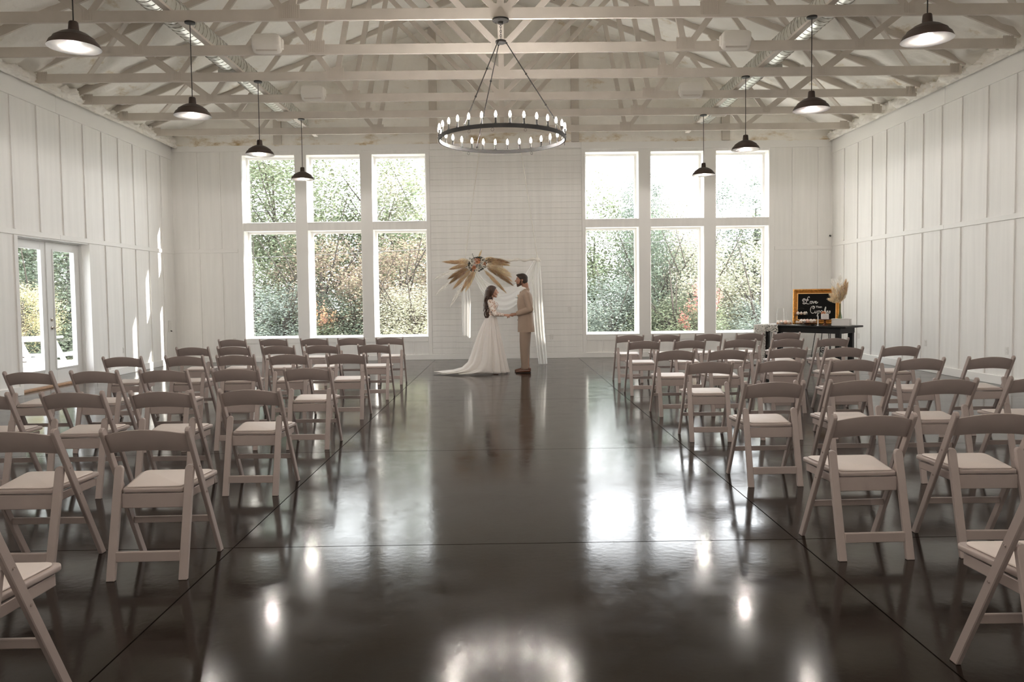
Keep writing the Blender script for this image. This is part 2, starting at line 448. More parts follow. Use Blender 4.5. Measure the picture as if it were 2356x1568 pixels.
struct(B().box(XL, XL+.022, 13.675, 13.77, 0, 2.485).obj('trim_3', 'trim', bevel=.003))
# gable wall and foam ceiling
def fz(x): return 5.10+.40*(7.7-abs(x))
def foamgrid(name, fn, nu, nv, parent=None, flip=False, m_='foam'):
    b = B()
    b.v = [fn(i/nu, j/nv) for j in range(nv+1) for i in range(nu+1)]
    for j in range(nv):
        for i in range(nu):
            a = j*(nu+1)+i; b.f.append((a, a+1, a+nu+2, a+nu+1) if not flip else (a, a+nu+1, a+nu+2, a+1))
    return b.obj(name, m_, parent, smooth=180, weld=False)
def fnz(x, y, s, o=4): return noise.fractal(Vector((x*s, y*s, 3.3)), .9, 2.1, o)
def slope(sgn):
    def fn(u_, v_):
        x = (7.78-7.78*u_**1.25) if True else 0
        x = 7.9*(1-u_); y = YB+v_*(D+.02-YB)
        e = max(0, (x-6.6)/1.1)
        rid = abs((y*.82) % 1-.5)     # soft sag between purlins
        z = fz(x)-.02+.03*fnz(x*sgn, y, 1.3)+.012*fnz(x*sgn, y, 7, 3)+.05*abs(fnz(x*sgn+9, y, .6))+e*.14*fnz(x*sgn, y, 2.6)+e*.07*fnz(x*sgn, y, 7)-.05*e
        return (sgn*(x+.03*e*fnz(y, x, 4)), y, z)
    return fn
cl = struct(foamgrid('ceiling', slope(-1), 90, 420))
c2 = struct(foamgrid('ceiling', slope(1), 90, 420))
def gab(u_, v_):
    x = XL-.05+u_*(XR-XL+.1); zt = fz(x)+.1; z0 = 4.90
    z = z0+v_*(zt-z0)
    cor = .022*(1 if (x*3.1) % 1 < .5 else 0)
    return (x, D+.01-.02*fnz(x, z, 2)-cor*.8-.03*abs(fnz(x, z*2, .9)), z)
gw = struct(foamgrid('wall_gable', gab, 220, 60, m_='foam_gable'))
for x in (-5.09, -1.56, 1.66, 5.1):
    B().box(x-.09, x+.09, D-.06, D, 4.93, fz(x)).obj('stud', 'truss', gw, bevel=.003)
struct(B().box(XL-T_, XR+T_, D+.06, D+T_, ZT, 8.4).obj('wall_gable_sheathing', 'wall'))
struct(B().add([(XL-.6, YB-.3, fz(7.7)+.12), (XL-.6, D+.6, fz(7.7)+.12), (0, D+.6, 8.5), (0, YB-.3, 8.5), (XR+.6, D+.6, fz(7.7)+.12), (XR+.6, YB-.3, fz(7.7)+.12)], [(0, 1, 2, 3), (3, 2, 4, 5)]).obj('roof', 'black'))
struct(B().box(XL-T_, XL, YB, D+T_, ZT, fz(7.7)+.12).obj('wall_left_plate', 'foam')); struct(B().box(XR, XR+T_, YB, D+T_, ZT, fz(7.7)+.12).obj('wall_right_plate', 'foam'))
# plates of wall-top foam lumps
def lumps(x, sgn):
    # billowy spray foam roll between wall top and roof slope
    b = B(); nu, ny = 22, 620
    for j in range(ny+1):
        y = -1+j*(D+1)/ny
        for i in range(nu+1):
            a = -.5+i/nu*2.3
            p = Vector((y*1.3, a*.6, sgn)); r = .105+.075*noise.fractal(p*1.7, .8, 2.1, 3)+.045*abs(noise.noise(Vector((y*9, a*2.2, sgn*3))))*1.5+.05*abs(noise.noise(Vector((y*21, a*5, sgn*7))))
            r = max(.03, r); b.v.append((x-sgn*(-.03+r*cos(a)*1.25), y+.03*noise.noise(Vector((y*7, a*3, 1))), ZT+.02+r*sin(a)*1.15))
    for j in range(ny):
        for i in range(nu): k = j*(nu+1)+i; b.f.append((k, k+1, k+nu+2, k+nu+1))
    return b
for x, sg in ((XL, -1), (XR, 1)):
    o = lumps(x, sg).obj('eave_foam', 'foam', cl if sg < 0 else c2, smooth=180, weld=False); o['kind'] = 'stuff'
# ------------------------------------------------------------------ trusses
TY = [1.75, 3.05, 4.36, 5.66, 6.97, 8.27, 9.57, 10.88, 12.16, 13.48, 14.71, 16.1]
NAM = ['white roof truss behind the camera, first of the hidden ones', 'white roof truss straight above the camera', 'white roof truss carrying the second chandelier above the frame', 'white roof truss above the frame between chandelier and pendants', 'white roof truss carrying the two nearest pendants, just above the frame', 'white roof truss just above the frame, before the chandelier truss', 'nearest visible white roof truss, the chandelier canopy hangs from it', 'second visible white roof truss, the nearer pair of speakers on it',
       'third visible white roof truss, the middle pendants hang from it', 'fourth visible white roof truss, the farther pair of speakers on it', 'fifth visible white roof truss, the farthest pendants hang from it', 'farthest white roof truss, closest to the window wall']
def make_truss():
    t = thing('roof_truss', NAM[6], 'truss', (0, TY[6], 0), 0, 'white roof trusses')
    S = (0, 1, 0)
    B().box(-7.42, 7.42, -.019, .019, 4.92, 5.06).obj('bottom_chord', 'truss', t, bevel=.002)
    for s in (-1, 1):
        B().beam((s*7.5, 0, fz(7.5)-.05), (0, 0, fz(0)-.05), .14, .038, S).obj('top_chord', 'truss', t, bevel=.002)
    def web(x0, x1, off=0):
        B().beam((x0, 0, 5.03), (x1, 0, fz(x1)-.10), .089, .036, S).obj('web', 'truss', t, bevel=.002)
    for s in (-1, 1):
        web(s*.05, s*2.15); web(s*2.62, s*2.2); web(s*2.72, s*3.85); web(s*5.12, s*4.05); web(s*5.22, s*6.05)
    web(0, 0)
    for x, wd, hh in ((0, .26, .16), (-2.64, .26, .16), (2.64, .26, .16), (-5.16, .14, .12), (5.16, .14, .12), (-7.30, .16, .14), (7.30, .16, .14)):
        g = B()
        k = int(wd/.026)
        g.box(x-wd/2, x+wd/2, -.0225, -.019, 4.95, 4.95+hh)
        for i in range(k):
            xx = x-wd/2+(i+.5)*wd/k
            g.box(xx-.0035, xx+.0035, -.027, -.0225, 4.95, 4.95+hh+.012)
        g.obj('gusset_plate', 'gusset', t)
    return t
t0 = make_truss(); km = kidmap(t0)
for i, y in enumerate(TY):
    if i == 6: continue
    dup(t0, (0, y, 0), 0, NAM[i], 'white roof trusses', km)
# lateral brace boards and spiral ducts
for s, x in ((-1, -4.17), (1, 4.17)):
    sd = 'left' if s < 0 else 'right'
    tag(B().box(x-.045, x+.045, 3.0, 17.0, 5.062, 5.10).obj('brace_board', 'truss', bevel=.002), 'long white brace board running over the trusses beside the %s duct' % sd, 'board', 'brace boards along the ducts')
    dt = thing('spiral_duct', 'round galvanised spiral duct running under the %s roof slope' % sd, 'duct', (s*4.50, 0, 5.38), 0, 'spiral air ducts')
    R_ = .185
    B().tube([(0, 2.0, 0), (0, 16.95, 0)], R_, 32).obj('duct_pipe', 'duct', dt, smooth=40)
    b = B(); turns = int(15/.13); pts = []
    for k in range(turns*16):
        a = 2*pi*k/16; pts.append(((R_+.002)*cos(a), 2.0+k/16*.13, (R_+.002)*sin(a)))
    b.tube(pts, .0045, 4).obj('spiral_seam', 'duct_seam', dt)
    for y in (4, 7, 10, 13, 16):
        B().tube([(0, y-.05, 0), (0, y+.05, 0)], R_+.006, 32).obj('coupling', 'duct', dt, smooth=40)
    for y in (9.0, 12.75, 15.6):
        g = B().box(-.17, .17, y-.2, y+.2, -R_-.06, -R_+.05)
        g.obj('register_box', 'duct', dt, bevel=.004)
        g = B()
        for k in range(7): g.box(-.14, .14, y-.17+k*.05, y-.145+k*.05, -R_-.068, -R_-.06)
        g.obj('register_grille', 'gusset', dt)
# long thin diagonal stay braces near the eaves (white 2x4)
for s in (-1, 1):
    for i, y in enumerate((8.9, 11.5, 14.1)):
        B().beam((s*5.6, y, 5.66), (s*6.9, y+1.2, 5.14), .07, .034, (0, 0, 1)).obj('brace', 'truss', cl if s < 0 else c2)
# ------------------------------------------------------------------ chairs
def make_chair():
    t = thing('folding_chair', 'x', 'chair')
    ly = lambda z: .445-.5287*z
    for s in (-1, 1):
        # long outer leg: floor front to rounded top behind
        b = B(); a = Vector((0, ly(.785)-ly(0), .785)).normalized(); nrm = Vector((0, a.z, -a.y)); hw = .021
        pr = []
        p0 = Vector((0, ly(0), 0)); p1 = Vector((0, ly(.772), .772))
        # foot cut flat on floor
        pr += [(ly(0)-hw/a.z, 0), (ly(0)+hw/a.z, 0)]
        q = p1+nrm*hw; pr.append((q.y, q.z))
        for k in range(1, 6):
            an = pi*k/6; q = p1+nrm*hw*cos(an)+a*hw*sin(an); pr.append((q.y, q.z))
        q = p1-nrm*hw; pr.append((q.y, q.z))
        m = Matrix(((0, 0, 1, s*.219), (1, 0, 0, 0), (0, 1, 0, 0), (0, 0, 0, 1)))
        b.prism(pr, -.011, .011, m)
        for zz in (.56, .40):
            b.lathe([(.006, 0), (.006, .003), (.001, .004)], 8, m=Matrix.Translation((s*.230, ly(zz), zz)) @ Matrix.Rotation(s*pi/2, 4, 'Y'))
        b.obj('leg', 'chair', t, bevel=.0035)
        # rear leg
        b = B(); y0, y1 = 0, .135; zz = .575
        pr = [(s*.185-.0225, 0), (s*.185+.0225, 0)]
        top = []
        for k in range(0, 7):
            an = pi*k/6; top.append((s*.185+.0225*cos(an), .552+.0225*sin(an)))
        poly = pr+top
        sh = Matrix(((1, 0, 0, 0), (0, .2348, 1, 0), (0, 1, 0, 0), (0, 0, 0, 1)))
        b.prism(poly, -.012, .012, sh)
        b.obj('leg', 'chair', t, bevel=.0035)
    # back panel
    n = 16; b = B()
    for i in range(n+1):
        u_ = -1+2*i/n; x = .211*u_; bow = .032*(1-u_*u_)
        zt = .752+.034*(1-u_*u_); zb = .648+.020*(1-u_*u_)
        for z_, dy in ((zb, 0), (zt, 0), (zt, .014), (zb, .014)):
            b.v.append((x, ly(z_)-.010-bow+dy, z_))
    for i in range(n):
        k = i*4
        for j in range(4): b.f.append((k+j, k+(j+1) % 4, k+4+(j+1) % 4, k+4+j))
    b.f.append((3, 2, 1, 0)); b.f.append(tuple(n*4+j for j in range(4)))
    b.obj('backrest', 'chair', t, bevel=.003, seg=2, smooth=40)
    # seat
    def rrect(yr, yf, wr_, wf, r):
        pts = []
        for (cx, cy, a0) in ((wf-r, yf-r, 0), (-(wf-r), yf-r, 90), (-(wr_-r*.6), yr+r*.6, 180), (wr_-r*.6, yr+r*.6, 270)):
            rr_ = r if cy > .2 else r*.6
            for k in range(5):
                an = radians(a0+90*k/4); pts.append((cx+rr_*cos(an), cy+rr_*sin(an)))
        return pts
    tilt = Matrix.Translation((0, 0, .431)) @ Matrix.Rotation(radians(1.5), 4, 'X')
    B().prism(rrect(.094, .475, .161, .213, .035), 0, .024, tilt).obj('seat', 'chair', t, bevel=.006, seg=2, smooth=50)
    B().prism(rrect(.112, .455, .146, .190, .03), .024, .033, tilt).obj('seat_pad', 'pad', t, bevel=.005, seg=2, smooth=50)
    B().box(-.163, .163, .098, .114, .352, .430).obj('seat_rail', 'chair', t, bevel=.003)
    for s in (-1, 1):
        B().beam((s*.158, .11, .405), (s*.190, .44, .412), .045, .015, (1, 0, 0)).obj('side_rail', 'chair', t, bevel=.003)
    B().box(-.165, .165, .012, .034, .092, .145).obj('stretcher', 'chair', t, bevel=.003)
    B().beam((-.209, ly(.225), .225), (.209, ly(.225), .225), .036, .018, (0, 1, 0)).obj('stretcher', 'chair', t, bevel=.003)
    return t
RW = {
 1: [(-1.91, 12.40), (-2.54, 12.38), (-3.15, 12.36), (-3.83, 12.39), (-4.52, 12.42)],
 2: [(-1.86, 10.59), (-2.60, 10.62), (-3.20, 10.57), (-3.82, 10.53), (-4.38, 10.50)],
 3: [(-1.90, 8.90), (-2.59, 8.93), (-3.21, 8.91), (-3.81, 8.89), (-4.53, 8.87)],
 4: [(-1.90, 7.16), (-2.59, 7.17), (-3.26, 7.14), (-3.92, 7.14), (-4.54, 7.13)],
 5: [(-1.89, 5.51), (-2.52, 5.47), (-3.18, 5.49), (-3.87, 5.49)],
 6: [(-1.87, 3.87), (-2.56, 3.87)],
 7: [(-1.88, 2.36)],
 11: [(2.05, 12.19), (2.64, 12.18), (3.35, 12.23), (4.04, 12.26), (4.68, 12.34)],
 12: [(1.99, 10.63), (2.65, 10.65), (3.37, 10.65), (4.05, 10.63), (4.72, 10.68)],
 13: [(2.02, 8.78), (2.63, 8.76), (3.40, 8.91), (4.07, 8.90), (4.79, 8.97)],
 14: [(2.00, 7.25), (2.71, 7.30), (3.43, 7.30), (4.12, 7.33), (4.84, 7.37)],
 15: [(2.01, 5.54), (2.67, 5.58), (3.33, 5.57), (4.07, 5.63)],
 16: [(1.99, 3.99), (2.66, 4.0)],
 17: [(1.96, 2.43)],
}
ORD = ['', 'first', 'second', 'third', 'fourth', 'fifth', 'sixth', 'seventh']
SEAT = ['in the aisle seat', 'second seat from the aisle', 'third seat from the aisle', 'fourth seat from the aisle', 'fifth seat from the aisle']
ch0 = make_chair(); kc = kidmap(ch0); first = True
for row, lst in RW.items():
    side = 'left' if row < 10 else 'right'; r_ = row % 10
    for i, (x, y) in enumerate(lst):
        lab = 'white folding chair, %s block, %s row from the couple, %s' % (side, ORD[r_], SEAT[i])
        rz = radians(rnd.uniform(-1.6, 1.6)); loc = (x, y-.035, 0)
        grp = 'folding chairs in the %s block' % side
        if first:
            ch0.location = loc; ch0.rotation_euler = (0, 0, rz); ch0['label'] = lab; ch0['group'] = grp; first = False
        else: dup(ch0, loc, rz, lab, grp, kc)
# ------------------------------------------------------------------ pendant lamps
PEND = 125.0
def make_pendant():
    t = thing('pendant_lamp', 'x', 'lamp')          # base at the canopy, z=0 is the truss underside
    H_ = 4.92-3.755
    B().lathe([(.0, 0), (.065, 0), (.065, -.018), (.02, -.028), (0, -.028)], 24).obj('canopy', 'iron', t, smooth=40)
    B().tube([(0, 0, -.02), (0, 0, -H_+.235)], .006, 8).obj('cord', 'iron', t)
    z = -H_
    B().lathe([(.0, z+.235), (.034, z+.235), (.040, z+.225), (.046, z+.150), (.075, z+.143), (.115, z+.125), (.150, z+.100), (.172, z+.085), (.180, z+.068), (.205, z+.045), (.222, z+.008), (.225, z+.0)], 40).obj('shade', 'bronze', t, smooth=30)
    B().lathe([(.0, z+.14), (.070, z+.138), (.11, z+.120), (.145, z+.095), (.165, z+.080), (.174, z+.062), (.198, z+.040), (.216, z+.006), (.225, z+.0)], 40).obj('shade_lining', 'shade_in', t, smooth=60)
    B().ball((0, 0, z+.065), (.032, .032, .042), 16, 10).obj('bulb', 'bulb_big', t, smooth=180)
    return t
p0 = make_pendant(); kp = kidmap(p0)
PY = [14.71, 12.16, 9.57, 6.97, 4.36, 1.75, -.85]
PN = ['farthest from the camera', 'third from the camera', 'second from the camera', 'nearest the camera, cut by the frame', 'beside the camera', 'behind the camera', 'farthest behind the camera']
fst = True
for s, X in ((-1, -3.89), (1, 3.93)):
    for y, nm in zip(PY, PN):
        lab = 'dark bronze pendant lamp in the %s row, %s' % ('left' if s < 0 else 'right', nm)
        if fst:
            p0.location = (X, y, 4.92); p0['label'] = lab; p0['group'] = 'dark bronze pendant lamps'; fst = False
        else: dup(p0, (X, y, 4.92), 0, lab, 'dark bronze pendant lamps', kp)
        l = bpy.data.lights.new('pendant_light', 'POINT'); l.energy = PEND if y > 5 else PEND*2.4; l.color = (1, .93, .87); l.shadow_soft_size = .045
        lo = bpy.data.objects.new('pendant_light', l); C.objects.link(lo); lo.location = (X, y, 3.775)
# ------------------------------------------------------------------ chandelier
ct = thing('ring_chandelier', 'large black iron ring chandelier with lit candle bulbs on three rods', 'chandelier', (0, 9.57, 0))
B().lathe([(0, 4.92), (.105, 4.92), (.105, 4.898), (.035, 4.888), (.03, 4.86), (0, 4.86)], 28).obj('canopy', 'iron', ct, smooth=40)
b = B()
for k in range(6): b.ball((.085*cos(k*pi/3+.3), .085*sin(k*pi/3+.3), 4.896), .008, 8, 6)
b.obj('canopy_screws', 'iron', ct)
b = B(); zz = 4.87; k = 0
while zz > 4.665:
    pts = []
    for i in range(13):
        a = 2*pi*i/12; dx = .009*cos(a); dz = .018*sin(a); pts.append((dx, 0, zz-.014+dz) if k % 2 else (0, dx, zz-.014+dz))
    b.tube(pts, .003, 6, cap=False); zz -= .028; k += 1
b.obj('chain', 'iron', ct, smooth=60)
B().lathe([(0, 4.66), (.05, 4.66), (.068, 4.652), (.068, 4.628), (.05, 4.618), (0, 4.612)], 28).obj('hub', 'iron', ct, smooth=40)
RR, RZ = .805, 3.425
b = B().lathe([(RR, RZ-.024), (RR, RZ+.024), (RR-.014, RZ+.024), (RR-.014, RZ-.024)], 96, closed=True)
b.obj('ring', 'iron', ct, smooth=40)
def ringp(phi, r=RR-.007, z=RZ): return Vector((r*sin(phi), -r*cos(phi), z))
for ph in (-34, 86, 206):
    p = ringp(radians(ph), z=RZ+.03); h = Vector((.062*sin(radians(ph)), -.062*cos(radians(ph)), 4.635))
    dv = p-h; b = B()
    b.tube([h, h+dv*.02, h+dv*.335], .0065, 8)
    b.tube([h+dv*.345, h+dv*.665], .0065, 8); b.tube([h+dv*.675, p], .0065, 8)
    for f in (.01, .34, .67, .985):
        b.ball(h+dv*f, .014, 8, 6)
    b.obj('rod', 'iron', ct, smooth=50)
for k in range(30):
    ph = -.09+k*2*pi/30; p = ringp(ph, z=RZ+.022)
    cd = B().lathe([(.0, 0), (.019, 0), (.019, .006), (.0115, .008), (.0115, .07), (0, .07)], 12, c=p).obj('candle_sleeve', 'iron', ct, smooth=40)
    B().lathe([(0, .068), (.008, .069), (.0155, .088), (.0170, .103), (.0135, .125), (.006, .143), (0, .150)], 12, c=p).obj('candle_bulb', 'bulb', cd, smooth=180)
    if k % 2 == 0:
        l = bpy.data.lights.new('candle_light', 'POINT'); l.energy = CAND; l.color = (1, .93, .87); l.shadow_soft_size = .02
        lo = bpy.data.objects.new('candle_light', l); C.objects.link(lo); lo.location = (p.x, p.y+9.57, p.z+.115); lo.parent = None
for ph in (-63, -29, -8, 20, 55, 95, 150, 215):
    p = ringp(radians(ph), z=RZ-.024); pts = []
    for i in range(10):
        a = pi*.9+2*pi*.8*i/9; pts.append((p.x+.017*cos(a)*cos(radians(ph)), p.y+.017*cos(a)*sin(radians(ph)), p.z-.022+.02*sin(a)+0))
    B().tube([p]+pts, .0017, 5).obj('hook', 'iron', ct)
kct = kidmap(ct)
for y, lab in ((4.22, 'second black ring chandelier nearer the camera, only its rim at the top edge'), (-1.1, 'third black ring chandelier behind the camera')):
    dup(ct, (0, y, 0), radians(4), lab, None, kct)
    for k in range(8):
        p = ringp(k*pi/4+.2, z=RZ+.13); l = bpy.data.lights.new('candle_light', 'POINT'); l.energy = CAND*15/8*.12; l.color = (1, .90, .80); l.shadow_soft_size = .03
        lo = bpy.data.objects.new('candle_light', l); C.objects.link(lo); lo.location = (p.x, p.y+y, p.z)
# ------------------------------------------------------------------ speakers on the trusses
def speaker(x, y, z, lab):
    t = thing('loudspeaker', lab, 'speaker', (x, y, z), 0, 'white loudspeakers on the trusses')
    # wedge cabinet: front face tall, underside tapering back
    pr = [(-.11, .135), (.09, .135), (.09, -.03), (-.005, -.125), (-.02, -.13), (-.11, -.02)]
    m = Matrix(((0, 0, 1, 0), (1, 0, 0, 0), (0, 1, 0, 0), (0, 0, 0, 1)))
    b = B(); n_ = 10
    for i in range(n_+1):
        u_ = -1+2*i/n_; sx = .2*u_; k = 1-.22*abs(u_)**6
        for (yy, zz) in pr: b.v.append((sx, yy, zz*k+.0))
    for i in range(n_):
        for j in range(6): b.f.append((i*6+j, i*6+(j+1) % 6, (i+1)*6+(j+1) % 6, (i+1)*6+j))
    b.f.append(tuple(range(6))[::-1]); b.f.append(tuple(n_*6+j for j in range(6)))
    b.obj('cabinet', 'speaker', t, bevel=.018, seg=3, smooth=35)
    B().box(.185, .215, -.03, .05, -.05, .09).box(-.215, -.185, -.03, .05, -.05, .09).obj('bracket', 'speaker', t, bevel=.008)
    g = B().box(-.15, .15, -.01, .012, -.02, .004, Matrix.Translation((0, -.052, -.075)) @ Matrix.Rotation(radians(-40), 4, 'X'))
    g.obj('grille', 'gusset', t, bevel=.003)
speaker(-3.285, 10.74, 5.01, 'white loudspeaker on the second visible truss, left side, nearer one')
speaker(-3.30, 13.33, 5.02, 'white loudspeaker on the fourth visible truss, left side, farther one')
speaker(3.32, 10.74, 5.00, 'white loudspeaker on the second visible truss, right side, nearer one')
speaker(3.335, 13.33, 5.01, 'white loudspeaker on the fourth visible truss, right side, farther one')
# ------------------------------------------------------------------ small wall fittings
def outlet(x, y, z, wall, lab, sw=False):
    # wall: 'b' back (faces -y), 'r' right (faces -x), 'l' left (faces +x)
    t = thing('light_switch' if sw else 'wall_outlet', lab, 'switch' if sw else 'outlet', (x, y, z))
    t.rotation_euler = (0, 0, {'b': 0, 'r': -pi/2, 'l': pi/2}[wall])
    B().box(-.036, .036, -.007, 0, -.058, .058).obj('plate', 'plastic', t, bevel=.003)
    if sw: B().box(-.006, .006, -.016, -.007, -.012, .012).obj('toggle', 'plastic', t, bevel=.002)
    else:
        for s in (-1, 1): B().box(-.016, .016, -.010, -.007, s*.022-.013, s*.022+.013).obj('socket', 'plastic', t, bevel=.003)
outlet(1.50, D-.015, 1.11, 'b', 'white light switch on the shiplap wall right of the groom', True)
outlet(1.08, D-.015, .49, 'b', 'white outlet low on the shiplap wall right of the groom')
outlet(-6.20, D, .50, 'b', 'white outlet low on the back wall left of the windows')
outlet(XR, 11.16, .53, 'r', 'white outlet low on the right wall, nearest the camera')
outlet(XR, 13.33, .51, 'r', 'white outlet low on the right wall, middle of three')
outlet(XR, 15.88, .50, 'r', 'white outlet low on the right wall beside the dessert table')
outlet(XL, 14.80, .47, 'l', 'white outlet low on the left wall right of the glass doors')
t = thing('thermostat', 'small white wall box with a dark switch near the back left corner', 'thermostat', (XL, 16.84, .86)); t.rotation_euler = (0, 0, pi/2)
B().box(-.05, .05, -.03, 0, -.13, .13).obj('housing', 'plastic', t, bevel=.006)
B().beam((-.01, -.035, -.10), (.03, -.045, -.115), .02, .012).obj('lever', 'iron', t)
t = thing('security_camera', 'small white security camera with black lens in the right corner', 'camera', (7.50, D-.0, 2.74))
B().box(-.03, .03, -.05, 0, -.03, .03).obj('mount', 'plastic', t, bevel=.004)
B().ball((-.02, -.075, -.005), .04, 16, 10).obj('dome', 'plastic', t, smooth=180)
B().lathe([(0, 0), (.022, 0), (.022, .01), (0, .01)], 16, m=Matrix.Translation((-.028, -.105, -.012)) @ Matrix.Rotation(radians(80), 4, 'X')).obj('lens', 'black', t)
mat('red', srgb(190, 40, 30), .4); mat('white_print', (.8, .8, .8), .5)
t = thing('fire_alarm_pull', 'red and white fire alarm pull box on the left wall edge', 'alarm', (XL, 11.04, 1.15)); t.rotation_euler = (0, 0, pi/2)
B().box(-.055, .055, -.035, 0, -.075, .075).obj('housing', 'red', t, bevel=.004)
B().box(-.045, .045, -.038, -.035, .035, .06).obj('label_plate', 'white_print', t)
B().box(-.03, .03, -.05, -.035, -.025, .01).obj('pull_handle', 'black', t, bevel=.003)
# ------------------------------------------------------------------ hanging ceremony bar with drapes
mat('sheer_thick', (.88, .87, .84), .8, trans=.45)
M['sheer'] = sheer('sheer', (.90, .89, .87), .62)
mat('rope', (.80, .77, .70), .8)
mat('wrap', (.84, .81, .75), .8, bump=.3, bscale=60)
AY = 15.5
ht = thing('hanging_bar', 'fabric wrapped wooden bar hung on two long cords behind the couple', 'bar', (0, AY, 0))
b = B(); pts = []; rs = []
for i in range(49):
    x = -.90+1.60*i/48; pts.append((x, .012*sin(i*.9), 2.185+.012*cos(i*.7))); rs.append(.026+.008*sin(i*1.3))
b.tube(pts, rs, 12); b.obj('wrapped_bar', 'wrap', ht, smooth=60)
B().ball((.70, 0, 2.185), (.05, .05, .05), 12, 8).ball((.735, .01, 2.17), (.035, .03, .03), 10, 8).obj('fabric_knot', 'wrap', ht, smooth=180)
B().ball((-.86, 0, 2.2), (.05, .05, .045), 12, 8).obj('fabric_knot', 'wrap', ht, smooth=180)
for x0, x1 in ((-.80, -.43), (.70, .345)):
    B().tube([(x0, 0, 2.20), (x0+(x1-x0)*.03, .01, 2.29), (x1, 16.1-AY, 4.92)], .0075, 6).obj('cord', 'rope', ht)
def cloth(name, rows, m_, parent=None, nu=28, folds=6, amp=.02, th=0, ph=0, grow=True, jag=0, seed=1):
    # rows: list of (left point, right point, fold amplitude factor); sheet lofted between them with soft vertical folds
    b = B(); n = len(rows)
    # densify rows by catmull-rom style linear subdivision
    sub = 5; R2 = []
    for i in range(n-1):
        for k in range(sub):
            t = k/sub; t2 = t*t*(3-2*t)*.5+t*.5
            a0, a1, f0 = rows[i]; c0, c1, f1 = rows[i+1]
            R2.append((Vector(a0).lerp(Vector(c0), t), Vector(a1).lerp(Vector(c1), t), f0+(f1-f0)*t))
    R2.append((Vector(rows[-1][0]), Vector(rows[-1][1]), rows[-1][2]))
    rr = random.Random(seed)
    for r_, (p, q, f) in enumerate(R2):
        for i in range(nu+1):
            u_ = i/nu; pt = p.lerp(q, u_)
            o = amp*f*(sin(u_*folds*2*pi+ph+r_*.05)+.4*sin(u_*folds*4.6*pi+1+r_*.11))
            z = pt.z
            if jag and r_ == len(R2)-1: z += rr.uniform(-jag, jag)
            b.v.append((pt.x+.3*o, pt.y+o, z))
    m_n = nu+1
    for r_ in range(len(R2)-1):
        for i in range(nu): b.f.append((r_*m_n+i, r_*m_n+i+1, (r_+1)*m_n+i+1, (r_+1)*m_n+i))
    return b.obj(name, m_, parent, smooth=180, weld=False)
dt = thing('sheer_drape', 'white sheer drape swagged over the hanging bar and down to the floor', 'drape', (0, AY, 0))
V = lambda x, y, z: (x, y, z)
# left tail, ragged hem
cloth('left_tail', [(V(-.80, -.03, 2.17), V(-.72, -.03, 2.17), .5), (V(-.88, -.04, 1.75), V(-.72, -.04, 1.75), 1), (V(-.885, -.04, 1.3), V(-.70, -.04, 1.3), 1.2), (V(-.885, -.04, .66), V(-.715, -.04, .60), 1.3)], 'sheer', dt, folds=3, amp=.02, jag=.02)
# swag: upper edge and lower edge, as a sheet between two catenaries
def swag(name, a, b_, top, bot, m_, n=40, folds=5, amp=.02, y0=-.05):
    bb_ = B(); nv = 12
    for i in range(n+1):
        u_ = i/n; x = a[0]+(b_[0]-a[0])*u_; base = a[1]+(b_[1]-a[1])*u_
        s = 4*u_*(1-u_)
        for j in range(nv+1):
            v_ = j/nv; sag = top*(1-v_)+bot*v_
            z = base-sag*(s**.8)-.05*v_*(1-s)
            o = amp*s*sin(v_*folds*2*pi+.6)
            bb_.v.append((x, y0+o-.06*s*v_, z))
    for i in range(n):
        for j in range(nv): k = i*(nv+1)+j; bb_.f.append((k, k+1, k+nv+2, k+nv+1))
    return bb_.obj(name, m_, dt, smooth=180, weld=False)
swag('swag', (-.66, 2.12), (.66, 2.15), .62, .98, 'sheer', folds=3)
swag('swag_upper_fold', (-.62, 2.10), (.60, 2.12), .48, .66, 'sheer', folds=2, amp=.012, y0=-.08)
# thick bright fall from the flowers towards the bride
cloth('left_fall', [(V(-.70, -.10, 2.10), V(-.60, -.10, 2.08), .4), (V(-.64, -.12, 1.88), V(-.46, -.12, 1.80), .8), (V(-.50, -.14, 1.60), V(-.26, -.14, 1.56), 1), (V(-.34, -.13, 1.40), V(-.06, -.13, 1.45), 1)], 'sheer_thick', dt, folds=3, amp=.018)
# right fall to floor
cloth('right_fall', [(V(.64, -.02, 2.17), V(.74, -.02, 2.17), .4), (V(.56, -.05, 1.75), V(.775, -.05, 1.75), .9), (V(.585, -.06, 1.2), V(.80, -.06, 1.2), 1.1), (V(.62, -.05, .7), V(.83, -.04, .7), 1.2), (V(.67, .03, .25), V(.875, .05, .25), 1.2), (V(.70, .10, .012), V(.895, .12, .012), 1.2)], 'sheer_thick', dt, folds=3.5, amp=.022)
cloth('right_spread', [(V(.60, -.03, 2.15), V(.68, -.03, 2.16), .4), (V(.44, -.05, 1.90), V(.60, -.05, 1.86), .8), (V(.40, -.06, 1.55), V(.60, -.06, 1.5), 1), (V(.50, -.06, 1.1), V(.64, -.06, 1.1), 1)], 'sheer', dt, folds=3, amp=.02)
